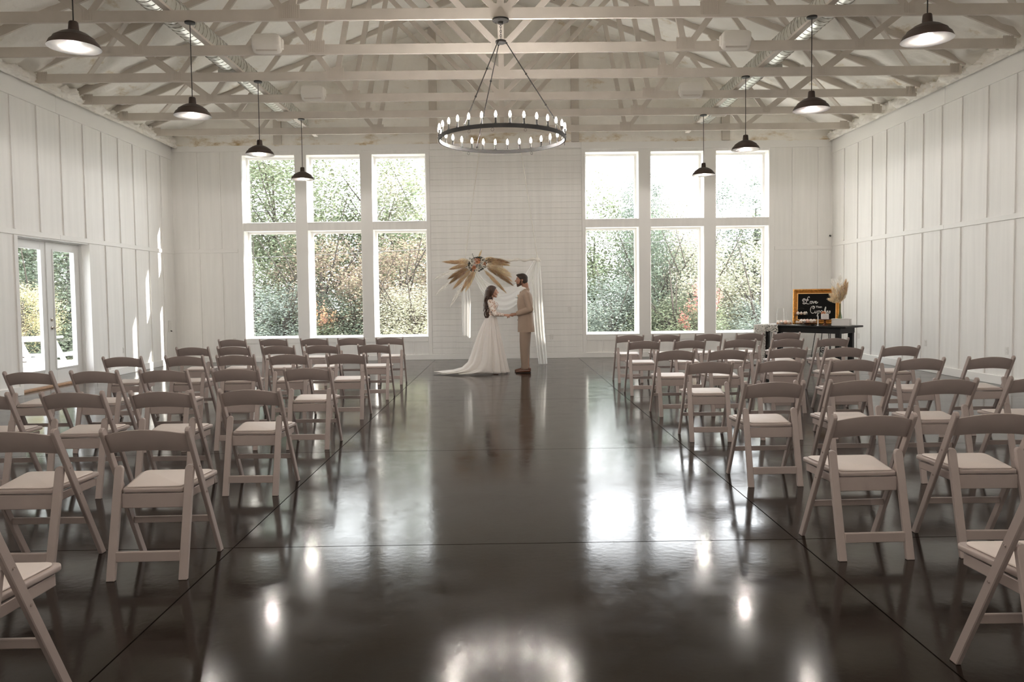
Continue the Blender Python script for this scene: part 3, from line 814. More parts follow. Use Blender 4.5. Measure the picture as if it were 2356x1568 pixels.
# ------------------------------------------------------------------ flowers and pampas
mat('pampas', (.66, .49, .31), .9, trans=.3, var=.2, vscale=8, island=.2)
mat('pampas_dark', (.43, .28, .16), .9, trans=.3, var=.2, vscale=8, island=.22)
mat('pampas_cream', (.80, .68, .50), .9, trans=.4, var=.15, vscale=8, island=.25)
M['pampas_white'] = sheer('pampas_white', (.85, .81, .75), .55, .5)
mat('rose_white', (.80, .76, .68), .7, trans=.2)
mat('rose_peach', (.72, .36, .20), .7, trans=.2)
mat('rose_pink', (.70, .42, .34), .7, trans=.2)
mat('greenery', (.030, .035, .020), .6, island=.3, var=.2)
mat('sepal', (.05, .07, .03), .6)
def plume(p0, dr, ln, wd, m_, parent, seed, n=430, droop=.15, name='pampas_plume'):
    rr = random.Random(seed); b = B(); dr = Vector(dr).normalized(); p0 = Vector(p0)
    def ax(t): return p0+dr*ln*t+Vector((0, 0, -droop*ln*t*t))
    b.tube([ax(0), ax(.3), ax(.6), ax(.95)], [.003, .0025, .002, .001], 4)
    for i in range(n):
        t = .12+.86*rr.random()**.8; c = ax(t); tan = (ax(min(t+.05, 1))-ax(t-.05)).normalized()
        w_ = 1.25*wd*sin(pi*min(1, .10+t*.9))**.7
        sd = Vector((rr.uniform(-1, 1), rr.uniform(-1, 1), rr.uniform(-1, 1))); sd = (sd-tan*sd.dot(tan)).normalized()
        l = ln*rr.uniform(.16, .30); e = c+tan*l+sd*w_*rr.uniform(.5, 1.1); mid = c+tan*l*.5+sd*w_*.75
        o = tan.cross(sd)*.0027
        k = len(b.v)
        b.v += [tuple(c), tuple(mid-o), tuple(e), tuple(mid+o)]; b.f.append((k, k+1, k+2, k+3))
    ob = b.obj(name, m_, parent, weld=False); return ob
def rose(p, r, m_, parent, rot=None, seed=0, name='rose'):
    b = B(); rr = random.Random(seed)
    for L_ in range(4):
        n = 5 if L_ else 3; rad = r*(.28+.24*L_); hgt = r*(.95-.16*L_)
        for i in range(n):
            a = 2*pi*i/n+L_*.7+rr.uniform(-.15, .15); k = len(b.v)
            for j in range(4):
                v_ = j/3
                for s in (-1, -.35, .35, 1):
                    an = a+s*(pi/n)*1.15*(.5+.7*v_ if v_ < .8 else 1.0)
                    q = rad*(.50+.50*v_**.6+(.10*L_/3 if j == 3 else 0))
                    b.v.append((q*cos(an), q*sin(an), -r*.45+hgt*v_*(1-.10*abs(s))+r*.1-(.10*r*L_ if j == 3 else 0)))
            for j in range(3):
                for s in range(3): b.f.append((k+j*4+s, k+j*4+s+1, k+j*4+s+5, k+j*4+s+4))
    m4 = Vector(rot or (0, -1, .2)).to_track_quat('Z', 'Y').to_matrix()
    b.v = [tuple(m4 @ Vector(v)+Vector(p)) for v in b.v]
    return b.obj(name, m_, parent, smooth=180, weld=False)
fa = thing('flower_arrangement', 'pampas and rose arrangement fanned on the left of the hanging bar', 'flowers', (-.55, AY-.16, 2.10))
sp = [((-.10, 0, .03), (-1, -.1, .04), .50, .045, 'pampas', 0), ((-.08, 0, .0), (-1, -.2, -.10), .42, .05, 'pampas', .1), ((-.10, 0, -.03), (-1, -.2, -.42), .46, .05, 'pampas_dark', .1), ((-.08, -.02, -.04), (-1, -.3, -.62), .50, .05, 'pampas_dark', .08),
      ((-.05, -.02, -.05), (-1, -.2, -.95), .52, .05, 'pampas', .05), ((-.02, -.03, -.06), (-.62, -.2, -1), .50, .045, 'pampas', .02), ((.0, 0, -.08), (-.5, -.1, -1), .45, .04, 'pampas_cream', .0), ((-.12, .02, .06), (-1, 0, .22), .30, .05, 'pampas_cream', .25),
      ((.12, 0, .05), (1, -.1, .22), .48, .05, 'pampas_dark', .25), ((.14, 0, .02), (1, -.2, .10), .46, .05, 'pampas', .18), ((.10, 0, .06), (1, 0, .62), .30, .03, 'pampas_cream', .4), ((.12, -.02, -.02), (1, -.2, -.20), .52, .055, 'pampas_cream', .2), ((.12, -.02, -.02), (1, -.2, -.32), .56, .05, 'pampas', .22),
      ((.12, -.02, -.03), (1, -.3, -.52), .62, .045, 'pampas_dark', .12), ((.08, -.02, -.06), (.9, -.1, -.85), .60, .04, 'pampas', .06), ((.12, 0, 0), (1, -.1, -.05), .50, .06, 'pampas_cream', .3), ((.02, 0, .08), (.35, 0, 1), .20, .02, 'pampas_cream', .1)]
for i, (p, d_, l, w_, m_, dp) in enumerate(sp): plume(p, d_, l*1.0, w_, m_, fa, i+1, droop=dp)
for i, (p, d_, l) in enumerate([((-.2, .03, -.05), (-1, 0, -.25), .62), ((-.2, .03, -.1), (-1, 0, -.65), .66), ((-.15, .03, -.2), (-.7, 0, -1), .62)]): plume(p, d_, l, .05, 'pampas_white', fa, 40+i, n=200, droop=.1)
rr = random.Random(5)
RS = [(-.085, .06, .052, 'rose_white'), (.035, .075, .058, 'rose_peach'), (.012, .045, .04, 'rose_peach'), (.135, .07, .05, 'rose_white'), (.105, .03, .036, 'rose_white'), (.15, .0, .034, 'rose_peach'), (-.03, .025, .045, 'rose_white'), (-.10, -.03, .036, 'rose_white'), (.00, -.025, .045, 'rose_white'), (.06, -.04, .056, 'rose_white'),
      (-.145, -.065, .05, 'rose_white'), (-.07, -.10, .042, 'rose_peach'), (-.05, -.065, .04, 'rose_peach'), (.03, -.08, .045, 'rose_white'), (-.01, -.125, .036, 'rose_white'), (-.02, .09, .03, 'rose_pink'), (.14, -.05, .03, 'rose_white'), (-.04, -.01, .03, 'rose_pink'), (-.01, .07, .035, 'rose_white')]
for i, (x, z, r, m_) in enumerate(RS): rose((x, -.07+rr.uniform(-.02, .02), z), r, m_, fa, (rr.uniform(-.4, .4), -1, rr.uniform(-.2, .4)), i)
b = B()
for i in range(420):
    a = rr.uniform(0, 6.28); r = sqrt(rr.random()); c = Vector((.01+.19*r*cos(a), -.03+rr.uniform(-.04, .03), -.01+.155*r*sin(a)+.15*(.01+.19*r*cos(a))))
    l = rr.uniform(.025, .05); q = Matrix.Rotation(rr.uniform(0, 6.28), 3, 'Y') @ Matrix.Rotation(rr.uniform(-1, 1), 3, 'X'); k = len(b.v)
    for v in ((-l/2, 0, 0), (0, 0, -l*.25), (l/2, 0, 0), (0, 0, l*.25)): b.v.append(tuple(c+q @ Vector(v)))
    b.f.append((k, k+1, k+2, k+3))
o = b.obj('greenery', 'greenery', fa, weld=False); o['kind'] = 'stuff'
b = B()
for i in range(9):
    d_ = Vector((rr.uniform(-1, 1), -.1, rr.uniform(-.2, 1))).normalized(); p = Vector((rr.uniform(-.1, .15), -.05, 0)); e = p+d_*rr.uniform(.16, .24)
    b.tube([p, e], .0015, 4)
    for k in range(8): b.ball(p.lerp(e, .55+.06*k)+Vector((rr.uniform(-.012, .012), 0, rr.uniform(-.012, .012))), .006, 6, 4)
b.obj('berry_sprigs', 'greenery', fa)
for k in range(2):
    p = Vector((.16, -.05, .02+.03*k)); b = B(); pts = [p+Vector((.11*i, 0, .05*sin(i*.9)-.012*i*i)) for i in range(5)]; b.tube(pts, .003, 5)
    for q in pts[2:]:
        for i in range(5): b.ball(q+Vector((rr.uniform(-.05, .05), 0, rr.uniform(-.02, .02))), .006, 6, 4)
    b.obj('dried_stem', 'pampas_dark', fa)
# ------------------------------------------------------------------ people
mat('skin', (.36, .185, .12), .5, var=.04, vscale=9)
mat('skin_b', (.50, .29, .205), .5, var=.04, vscale=9)
mat('hair', (.050, .024, .014), .5, var=.55, vscale=26, stretch=(3, 3, .3), bump=.4, bscale=60)
mat('hair_backlit', (.16, .085, .045), .5, var=.3, vscale=20)
mat('beard', (.075, .035, .020), .8, bump=.4, bscale=150)
mat('hair_short', (.028, .016, .010), .7, bump=.5, bscale=120)
mat('suit', (.335, .245, .185), .8, var=.05, vscale=6, bump=.15, bscale=300)
mat('shirt', (.82, .80, .76), .7)
mat('shoe', (.11, .042, .022), .35)
mat('trousers', (.285, .210, .160), .8, var=.05, vscale=6, bump=.15, bscale=300)
mat('dress', (.86, .82, .78), .8, trans=.22)
mat('lips', (.38, .12, .09), .5)
mat('eye', (.03, .02, .015), .3)
mat('lace_body', (.62, .47, .39), .9)
def lace_tex():
    m = M['lace_body']; nt = m.node_tree; N = nt.nodes; L = nt.links
    tc = N.new('ShaderNodeTexCoord'); v = N.new('ShaderNodeTexVoronoi'); v.inputs['Scale'].default_value = 26; v.feature = 'DISTANCE_TO_EDGE'
    n = N.new('ShaderNodeTexNoise'); n.inputs['Scale'].default_value = 30
    L.new(tc.outputs['Object'], n.inputs['Vector'])
    mx = N.new('ShaderNodeMix'); mx.data_type = 'RGBA'; mx.inputs[0].default_value = .06
    L.new(tc.outputs['Object'], mx.inputs[6]); L.new(n.outputs['Color'], mx.inputs[7]); L.new(mx.outputs[2], v.inputs['Vector'])
    r = N.new('ShaderNodeValToRGB'); e = r.color_ramp.elements
    e[0].position = .05; e[0].color = (.86, .80, .74, 1); e[1].position = .22; e[1].color = (.52, .34, .25, 1)
    L.new(v.outputs['Distance'], r.inputs[0]); L.new(r.outputs[0], N['Principled BSDF'].inputs['Base Color'])
lace_tex()
def cap(b, p0, p1, r0, r1, n=14, flat=1):
    # rounded limb segment with two radii
    p0, p1 = Vector(p0), Vector(p1); a = (p1-p0); L_ = a.length; a.normalize(); s = a.orthogonal().normalized()
    if abs(a.y) < .9: s = (Vector((0, 1, 0))-a*a.y).normalized()
    t = a.cross(s); k = len(b.v); prof = []
    for i in range(5): an = -pi/2+pi/2*i/5; prof.append((r0*cos(an), r0*sin(an)))
    prof += [(r0, 0), (r1, L_)]
    for i in range(1, 6): an = pi/2*i/5; prof.append((r1*cos(an), L_+r1*sin(an)))
    for r, z in prof:
        r = max(r, 1e-4)
        for j in range(n):
            q = 2*pi*j/n; b.v.append(tuple(p0+a*z+s*(r*cos(q))*flat+t*(r*sin(q))))
    for i in range(len(prof)-1):
        for j in range(n): q = (j+1) % n; b.f.append((k+i*n+j, k+i*n+q, k+(i+1)*n+q, k+(i+1)*n+j))
    b.f.append(tuple(k+j for j in range(n))[::-1]); b.f.append(tuple(k+(len(prof)-1)*n+j for j in range(n)))
def fuse(b, name, m_, parent, vox=.008, sm=4, dec=None, cut=None):
    me = bpy.data.meshes.new(name); me.from_pydata(b.v, [], b.f)
    o = bpy.data.objects.new(name+'_src', me); C.objects.link(o)
    r = o.modifiers.new('r', 'REMESH'); r.mode = 'VOXEL'; r.voxel_size = vox
    s = o.modifiers.new('s', 'SMOOTH'); s.iterations = sm; s.factor = .5
    dg = bpy.context.evaluated_depsgraph_get(); dg.update()
    ev = bpy.data.meshes.new_from_object(o.evaluated_get(dg)); bpy.data.objects.remove(o)
    if cut:
        bm = bmesh.new(); bm.from_mesh(ev)
        for co, no in cut: bmesh.ops.bisect_plane(bm, geom=bm.verts[:]+bm.edges[:]+bm.faces[:], plane_co=co, plane_no=no, clear_outer=True)
        bm.to_mesh(ev); bm.free()
    for p in ev.polygons: p.use_smooth = True
    ev.materials.clear(); ev.materials.append(M[m_]); ev.name = name
    return put(name, ev, parent)
def hand(b, w_, d_, up, sz, curl=.6, thumb=1):
    # w_: wrist, d_: finger direction, up: back-of-hand normal; five separate fingers with bends
    w_, d_, up = Vector(w_), Vector(d_).normalized(), Vector(up).normalized(); sd = d_.cross(up).normalized()
    L_ = sz
    c = w_+d_*L_*.28
    for i in range(4):
        o = (i-1.5)*L_*.115; k0 = w_+d_*L_*(.52-.02*abs(i-1))+sd*o
        cap(b, w_+sd*o*.45, k0, L_*.11, L_*.075, 8)
        fl_ = L_*(.42, .48, .45, .35)[i]
        a1 = (d_*cos(curl*.4)-up*sin(curl*.4)); a2 = (d_*cos(curl)-up*sin(curl)); a3 = (d_*cos(curl*1.6)-up*sin(curl*1.6))
        p1 = k0+a1*fl_*.45; p2 = p1+a2*fl_*.32; p3 = p2+a3*fl_*.23
        cap(b, k0, p1, L_*.055, L_*.050, 8); cap(b, p1, p2, L_*.050, L_*.044, 8); cap(b, p2, p3, L_*.044, L_*.036, 8)
    t0_ = w_+d_*L_*.15+sd*L_*.17*thumb; t1 = t0_+(d_*.7+sd*thumb*.55-up*.3).normalized()*L_*.26; t2 = t1+(d_*.95-up*.35).normalized()*L_*.22
    cap(b, w_+d_*.05*L_, t0_, L_*.11, L_*.075, 8); cap(b, t0_, t1, L_*.075, L_*.055, 8); cap(b, t1, t2, L_*.055, L_*.042, 8)
def head(b, c, f, h, jaw=1.0):
    # c head centre, f=+1 facing +x / -1 facing -x, h head height
    c = Vector(c); q = lambda x, y, z: c+Vector((f*x*h, y*h, z*h))
    E_ = lambda x, y, z, a, e_, g: b.ball(q(x, y, z), (a*h, e_*h, g*h), 18, 12)
    E_(-.04, 0, .12, .41, .335, .37); E_(.12, 0, .02, .28, .275, .34); E_(.13, 0, -.20, .21*jaw, .215*jaw, .22)
    E_(.26, 0, -.38, .105, .12, .085); E_(.24, 0, -.12, .16, .20, .17)
    E_(.33, 0, .16, .07, .22, .05)      # brow
    cap(b, q(.36, 0, .10), q(.475, 0, -.055), .035*h, .052*h, 10)   # nose
    E_(.43, .045, -.07, .03, .03, .025); E_(.43, -.045, -.07, .03, .03, .025)
    E_(.365, 0, -.185, .05, .10, .03); E_(.355, 0, -.235, .045, .09, .03)
    for s in (-1, 1):
        E_(.27, s*.17, -.05, .09, .08, .08); E_(.325, s*.125, .075, .045, .055, .04)
        E_(-.03, s*.335, -.03, .055, .03, .10); E_(-.07, s*.355, .0, .05, .025, .06)
        cap(b, q(.05, s*.22, -.15), q(.20, s*.12, -.33), .09*h*jaw, .075*h*jaw, 10)
# ---- groom, in profile facing left
gt = thing('person', 'man in a tan suit with brown shoes, facing the bride, holding her hands', 'person', (.375, 14.12, 0))
g = B(); gh = .245; hc = (-.045, 0, 1.735)
head(g, hc, -1, gh, 1.06)
cap(g, (.02, 0, 1.66), (.035, 0, 1.52), .062, .070)
cap(g, (.04, 0, 1.41), (.045, 0, 1.20), .115, .110, flat=1.3); cap(g, (.045, 0, 1.2), (.05, 0, .95), .10, .10, flat=1.25)
for s in (-1, 1):
    sh = Vector((.045, s*.185, 1.475)); el = Vector((.105, s*.235, 1.195)); wr_ = Vector((-.135, s*.085-.02, 1.105))
    sh = Vector((.045, s*.165, 1.445)); cap(g, (.045, s*.08, 1.47), sh, .055, .05); cap(g, sh, el, .046, .042); cap(g, el, wr_, .045, .030)
    dr = Vector((-1, -s*.15, -.08)); hand(g, wr_+Vector((-.012, 0, -.004)), dr, (0, s*.35, .95), .20, .75, thumb=-s)
    hp = Vector((.045, s*.09, .92)); kn = Vector((.015, s*.095, .50)); an = Vector((.035, s*.10, .09))
    cap(g, hp, kn, .092, .062); cap(g, kn, an, .060, .040); cap(g, an, (-.06, s*.11, .035), .042, .034)
fuse(g, 'body', 'skin', gt, .0065, 3)
# hair: short cap, swept top
h = B(); q = Vector(hc)
h.ball(q+Vector((.015, 0, .045)), (.105, .088, .088), 20, 14); h.ball(q+Vector((.045, 0, .0)), (.075, .085, .085), 18, 12); h.ball(q+Vector((-.03, 0, .082)), (.078, .070, .045), 18, 12); h.ball(q+Vector((-.075, 0, .088)), (.035, .055, .026), 14, 10)
fuse(h, 'hair', 'hair_short', gt, .007, 2, cut=[(q+Vector((-.062, 0, .055)), Vector((-.75, 0, -.66))), (q+Vector((0, 0, -.055)), Vector((-.35, 0, -1)))])
bd = B()
for s in (-1, 1):
    cap(bd, q+Vector((-.005, s*.073, .0)), q+Vector((-.030, s*.055, -.070)), .016, .020, 10); cap(bd, q+Vector((-.030, s*.055, -.070)), q+Vector((-.068, s*.022, -.098)), .022, .022, 10)
    cap(bd, q+Vector((-.088, s*.028, -.062)), q+Vector((-.083, s*.03, -.088)), .008, .010, 8)
cap(bd, q+Vector((-.070, -.02, -.102)), q+Vector((-.070, .02, -.102)), .021, .021, 10); cap(bd, q+Vector((-.093, -.022, -.036)), q+Vector((-.093, .022, -.036)), .007, .007, 8)
cap(bd, q+Vector((-.02, -.05, -.075)), q+Vector((-.02, .05, -.075)), .022, .022, 10); cap(bd, q+Vector((-.05, -.04, -.088)), q+Vector((-.05, .04, -.088)), .024, .024, 10)
fuse(bd, 'beard', 'beard', gt, .006, 2)
for s in (-1, 1):
    B().ball(q+Vector((-.0905, s*.030, .020)), (.007, .012, .008), 10, 6).obj('eye', 'eye', gt, smooth=180)
    B().tube([q+Vector((-.092, s*.018, .040)), q+Vector((-.090, s*.034, .044)), q+Vector((-.078, s*.05, .038))], .0045, 6).obj('eyebrow', 'hair_short', gt)
B().ball(q+Vector((-.089, 0, -.053)), (.008, .020, .006), 12, 6).obj('lips', 'lips', gt, smooth=180)
# trousers
tr_ = B()
def loft(b, rings, n=28, ex=1.0):
    k = len(b.v)
    for (z, xb, xf, w_, yc) in rings:
        cx = (xb+xf)/2; rx = (xb-xf)/2
        for j in range(n):
            a = 2*pi*j/n; c, s_ = cos(a), sin(a)
            b.v.append((cx+rx*math.copysign(abs(c)**ex, c), yc+w_*math.copysign(abs(s_)**ex, s_), z))
    for i in range(len(rings)-1):
        for j in range(n): q = (j+1) % n; b.f.append((k+i*n+j, k+i*n+q, k+(i+1)*n+q, k+(i+1)*n+j))
    b.f.append(tuple(k+j for j in range(n))[::-1]); b.f.append(tuple(k+(len(rings)-1)*n+j for j in range(n)))
for s in (-1, 1):
    o_ = -.018 if s < 0 else .012
    loft(tr_, [(.065, .085+o_, -.050+o_, .066, s*.103), (.10, .088+o_, -.062+o_, .068, s*.103), (.16, .080+o_, -.052+o_, .068, s*.102), (.30, .086+o_, -.066+o_, .072, s*.100), (.46, .094+o_*.8, -.078+o_*.8, .080, s*.097), (.60, .112+o_*.5, -.088+o_*.5, .088, s*.092), (.80, .130, -.095, .100, s*.086), (1.0, .14, -.09, .10, s*.08)], ex=.9)
fuse(tr_, 'trousers', 'trousers', gt, .009, 3, cut=[((0, 0, .062), (0, 0, -1))])
# jacket
j = B()
loft(j, [(.75, .195, -.128, .205, 0), (.84, .190, -.128, .205, 0), (.95, .172, -.122, .197, 0), (1.08, .158, -.118, .185, 0), (1.18, .158, -.122, .187, 0), (1.30, .166, -.134, .20, 0), (1.40, .158, -.128, .208, 0), (1.46, .142, -.108, .205, 0), (1.50, .120, -.085, .175, 0), (1.535, .098, -.060, .115, 0), (1.575, .085, -.045, .080, 0)], ex=.88)
cap(j, (.05, -.02, 1.55), (.05, .02, 1.55), .060, .060)
for s in (-1, 1):
    sh = Vector((.040, s*.190, 1.455)); el = Vector((.105, s*.245, 1.19)); wr_ = Vector((-.115, s*.105-.02, 1.112))
    cap(j, (.045, s*.10, 1.475), sh, .068, .068); cap(j, sh, el, .070, .060); cap(j, el, wr_, .062, .050)
    cap(j, el+Vector((-.035, -.05*s, .035)), el+Vector((.01, -.055*s, .060)), .012, .010, 8)
fuse(j, 'jacket', 'suit', gt, .0075, 3, cut=[((0, 0, .765), (0, 0, -1)), ((-.158, 0, 1.10), (-1, 0, .12)), ((.02, 0, 1.585), (-.6, 0, .8))])
B().beam((-.096, -.07, 1.40), (-.115, -.05, 1.10), .016, .006, (0, 1, 0)).obj('lapel', 'suit', gt, bevel=.002)
B().add([(-.06, -.085, 1.52), (-.105, -.105, 1.38), (-.112, -.06, 1.18), (-.118, -.035, 1.20), (-.112, -.05, 1.42), (-.075, -.05, 1.53)], [(0, 1, 2, 3, 4, 5)]).obj('lapel', 'suit', gt)
for s in (-1, 1): B().lathe([(.010, 0), (.010, .006), (.002, .008)], 10, m=Matrix.Translation((-.123, -.02, 1.12-.13*(s > 0))) @ Matrix.Rotation(-pi/2, 4, 'Y')).obj('button', 'shoe', gt)
sh_ = B(); cap(sh_, (.01, 0, 1.56), (.03, 0, 1.535), .078, .085); sh_.ball((-.075, 0, 1.42), (.045, .07, .13), 14, 10); cap(sh_, (-.03, 0, 1.535), (-.06, 0, 1.50), .05, .045)
fuse(sh_, 'shirt', 'shirt', gt, .007, 2)
for s in (-1, 1): 
    wr_ = Vector((-.135, s*.090-.02, 1.107)); b = B(); cap(b, wr_+Vector((.03, s*.012, .003)), wr_+Vector((-.004, 0, 0)), .042, .040, 14); fuse(b, 'shirt_cuff', 'shirt', gt, .006, 1, cut=[(wr_+Vector((-.012, 0, 0)), (-1, 0, 0))])
bq = Vector((-.10, -.085, 1.40))
rose(bq, .022, 'rose_white', gt, (-.5, -1, .2), 3, 'boutonniere'); plume(bq, (-.3, -.2, 1), .07, .015, 'pampas', gt, 90, n=40, name='boutonniere_grass'); plume(bq, (-.9, -.3, .3), .06, .012, 'sepal', gt, 91, n=30, name='boutonniere_leaf')
for s, dx in ((-1, .0), (1, -.015)):
    b = B(); y = s*.105
    cap(b, (.075+dx, y, .040), (-.06+dx, y+s*.01, .034), .040, .036, 14); cap(b, (-.05+dx, y+s*.01, .034), (-.155+dx, y+s*.02, .022), .038, .024, 14); cap(b, (.075+dx, y, .07), (.03+dx, y, .085), .040, .034, 12)
    fuse(b, 'shoe', 'shoe', gt, .007, 2, cut=[((0, 0, .006), (0, 0, -1))])
    B().prism([(.112+dx, y-.034), (.112+dx, y+.034), (.0+dx, y+.030), (-.10+dx, y+s*.015+.040), (-.165+dx, y+s*.02+.022), (-.175+dx, y+s*.02-.01), (-.10+dx, y+s*.015-.040), (.0+dx, y-.030)], 0, .010).obj('shoe_sole', 'black', gt, bevel=.002)
# ---- bride, in profile facing right
bt = thing('person', 'woman in a white lace sleeved wedding gown with long dark hair and train', 'person', (-.25, 14.10, 0))
g = B(); bh = .222; hc = (.035, 0, 1.520)
head(g, (.035, 0, 1.520), 1, bh, .92)
cap(g, (.0, 0, 1.45), (-.015, 0, 1.35), .048, .055)
cap(g, (-.01, 0, 1.32), (-.0, 0, 1.12), .092, .080, flat=1.35); cap(g, (0, 0, 1.10), (-.01, 0, .92), .07, .085, flat=1.1)
g.ball((.055, -.07, 1.245), (.062, .06, .06), 14, 10); g.ball((.055, .07, 1.245), (.062, .06, .06), 14, 10)
for s in (-1, 1):
    sh = Vector((-.01, s*.145, 1.335)); el = Vector((.075, s*.195, 1.11)); wr_ = Vector((.255, s*.07, 1.085))
    cap(g, (-.01, s*.07, 1.345), sh, .05, .047); cap(g, sh, el, .043, .034); cap(g, el, wr_, .033, .021)
    hand(g, wr_, (1, -s*.1, -.02), (0, s*.3, .95), .17, .35, thumb=-s)
    cap(g, (0, s*.05, .90), (0, s*.05, .48), .065, .05); cap(g, (0, s*.08, .48), (0, s*.08, .09), .05, .035); cap(g, (0, s*.08, .09), (.10, s*.09, .03), .035, .025)
fuse(g, 'body', 'skin_b', bt, .0065, 3)
q = Vector(hc)
for s in (-1, 1):
    B().ball(q+Vector((.083, s*.027, .018)), (.006, .011, .007), 10, 6).obj('eye', 'eye', bt, smooth=180)
    B().tube([q+Vector((.083, s*.016, .036)), q+Vector((.081, s*.030, .040)), q+Vector((.070, s*.044, .034))], .0035, 6).obj('eyebrow', 'hair', bt)
B().ball(q+Vector((.083, 0, -.046)), (.008, .018, .007), 12, 6).obj('lips', 'lips', bt, smooth=180)
h = B()
h.ball(q+Vector((-.020, 0, .035)), (.108, .092, .095), 20, 14); h.ball(q+Vector((-.055, 0, -.03)), (.075, .092, .12), 18, 12)
for k in range(22):
    a = (k/21-.5)*2.5; y = .085*sin(a); x = q.x-.055-.055*cos(a)
    p = [Vector((x, y, q.z+.02)), Vector((x-.02, y*1.05, q.z-.12)), Vector((x-.030+.010*sin(k*2.1), y*1.0, q.z-.25)), Vector((x-.032+.022*sin(k*1.7+1), y*.95, q.z-.35)), Vector((x-.030+.026*sin(k*1.3+2), y*.85, q.z-.455-.03*sin(k*3))) ]
    rs = [.036, .036, .034, .030, .020]
    for i in range(4): cap(h, p[i], p[i+1], rs[i], rs[i+1], 8)
for s in (-1, 1):
    cap(h, q+Vector((.025, s*.078, .03)), q+Vector((.005, s*.088, -.09)), .030, .028, 10); cap(h, q+Vector((.005, s*.088, -.09)), q+Vector((-.045, s*.09, -.20)), .028, .024, 10)
fuse(h, 'hair', 'hair', bt, .007, 2, cut=[(q+Vector((.052, 0, .05)), Vector((1, 0, -.55)))])
b = B()
for k, (y, ph) in enumerate(((-.098, 0), (-.090, 2), (-.080, 4), (-.102, 1), (-.094, 3), (-.085, 5.2), (-.1, 2.6))):
    pts = [Vector((q.x-.035-.0145*k+.020*sin(i*.62+ph)-.02*(i/17), y+.012*cos(i*.8+ph), q.z-.08-.0235*i)) for i in range(18)]
    b.tube(pts, [.019+.004*sin(i*.5)-.0006*i for i in range(18)], 10)
b.obj('hair_curls', 'hair', bt, smooth=180)
b = B()
for k in range(6):
    y = -.075+.006*k; x0 = q.x-.062-.009*k
    pts = [Vector((x0-.012*sin(i*.3)+.007*sin(i*.7+k), y-.015*sin(i*.25), q.z+.03-.03*i)) for i in range(15)]
    b.tube(pts, [.004]*3+[.006]*9+[.004, .003, .002], 6)
b.obj('backlit_strands', 'hair_backlit', bt, smooth=180)  # backlight on the hair painted in as paler strands
bo = B()
cap(bo, (-.01, 0, 1.315), (-.0, 0, 1.12), .098, .085, flat=1.36, n=18); cap(bo, (0, 0, 1.12), (0, 0, 1.07), .084, .088, flat=1.25, n=18)
bo.ball((.060, -.07, 1.242), (.064, .062, .062), 14, 10); bo.ball((.060, .07, 1.242), (.064, .062, .062), 14, 10)
for s in (-1, 1):
    sh = Vector((-.01, s*.147, 1.337)); el = Vector((.076, s*.197, 1.108)); wr_ = Vector((.228, s*.088, 1.086))
    cap(bo, (-.01, s*.075, 1.345), sh, .053, .053); cap(bo, sh, el, .052, .041); cap(bo, el, wr_, .041, .032)
fuse(bo, 'lace_bodice', 'lace_body', bt, .0075, 2, cut=[((0, 0, 1.385), (0, 0, 1)), ((0, 0, 1.03), (0, 0, -1)), ((.245, 0, 1.09), (1, 0, 0))])
B().tube([(.085*cos(2*pi*i/24)+.0, .108*sin(2*pi*i/24), 1.068) for i in range(25)], .010, 8, cap=False).obj('waist_band', 'dress', bt, smooth=180)
# gown skirt: rings with gathered folds, sweeping back into a train
sk = B(); NS = 240
rings = [(1.075, -.088, .088, .105), (1.04, -.105, .098, .125), (.96, -.14, .115, .155), (.82, -.205, .140, .20), (.66, -.265, .175, .25), (.50, -.315, .205, .29), (.34, -.365, .240, .33), (.20, -.42, .27, .36), (.10, -.52, .29, .37), (.045, -.70, .305, .375), (.016, -.98, .315, .36), (.012, -1.02, .305, .34)]
def prof_at(t):
    i = min(int(t), len(rings)-2); f = t-i; a, c = rings[i], rings[i+1]
    return [a[k]+(c[k]-a[k])*f for k in range(4)]
nr = (len(rings)-1)*4
for r_ in range(nr+1):
    z, xb, xf, yw = prof_at(r_/4); k = r_/nr
    for i in range(NS):
        a = 2*pi*i/NS; cx = cos(a); cy = sin(a)
        fo = abs(sin(a*6.5+.9*sin(a*2+k)+.5*sin(a*3+1)+.9*k)); f2 = abs(sin(a*14+1.5*sin(a*3)+.3)); A_ = min(1, k*2.2); fold = 1+(.05+.20*A_)*(fo**.8-.62)+(.035*(1-k)+.02)*(f2-.5)
        # front half uses xf, back half xb; train tapers toward its tip
        rx = xf if cx > 0 else -xb; p = .75 if (cx < 0 and k > .62) else 1
        tb = min(1, max(0, (k-.58)/.3)) if cx < 0 else 0; x = math.copysign(abs(cx)**(1-.35*tb), cx)*rx*fold; y = math.copysign(abs(cy)**(1-.55*tb), cy)*yw*fold
        zz = z*(1+.3*max(0, -cx)*0)+(0.012*sin(a*11)*max(0, k-.75) if z < .1 else 0)
        if k > .97: x += .008*sin(a*60); y += .006*cos(a*47)
        sk.v.append((x, y, max(.006, zz+.004)))
for r_ in range(nr):
    for i in range(NS): q2 = (i+1) % NS; sk.f.append((r_*NS+i, r_*NS+q2, (r_+1)*NS+q2, (r_+1)*NS+i))
sk.obj('gown_skirt', 'dress', bt, smooth=180, weld=False)
B().tube([(.10, -.11, 1.335), (.128, -.10, 1.30), (.135, -.09, 1.27), (.12, -.09, 1.25)], .003, 6).obj('necklace_ribbon', 'lips', bt)
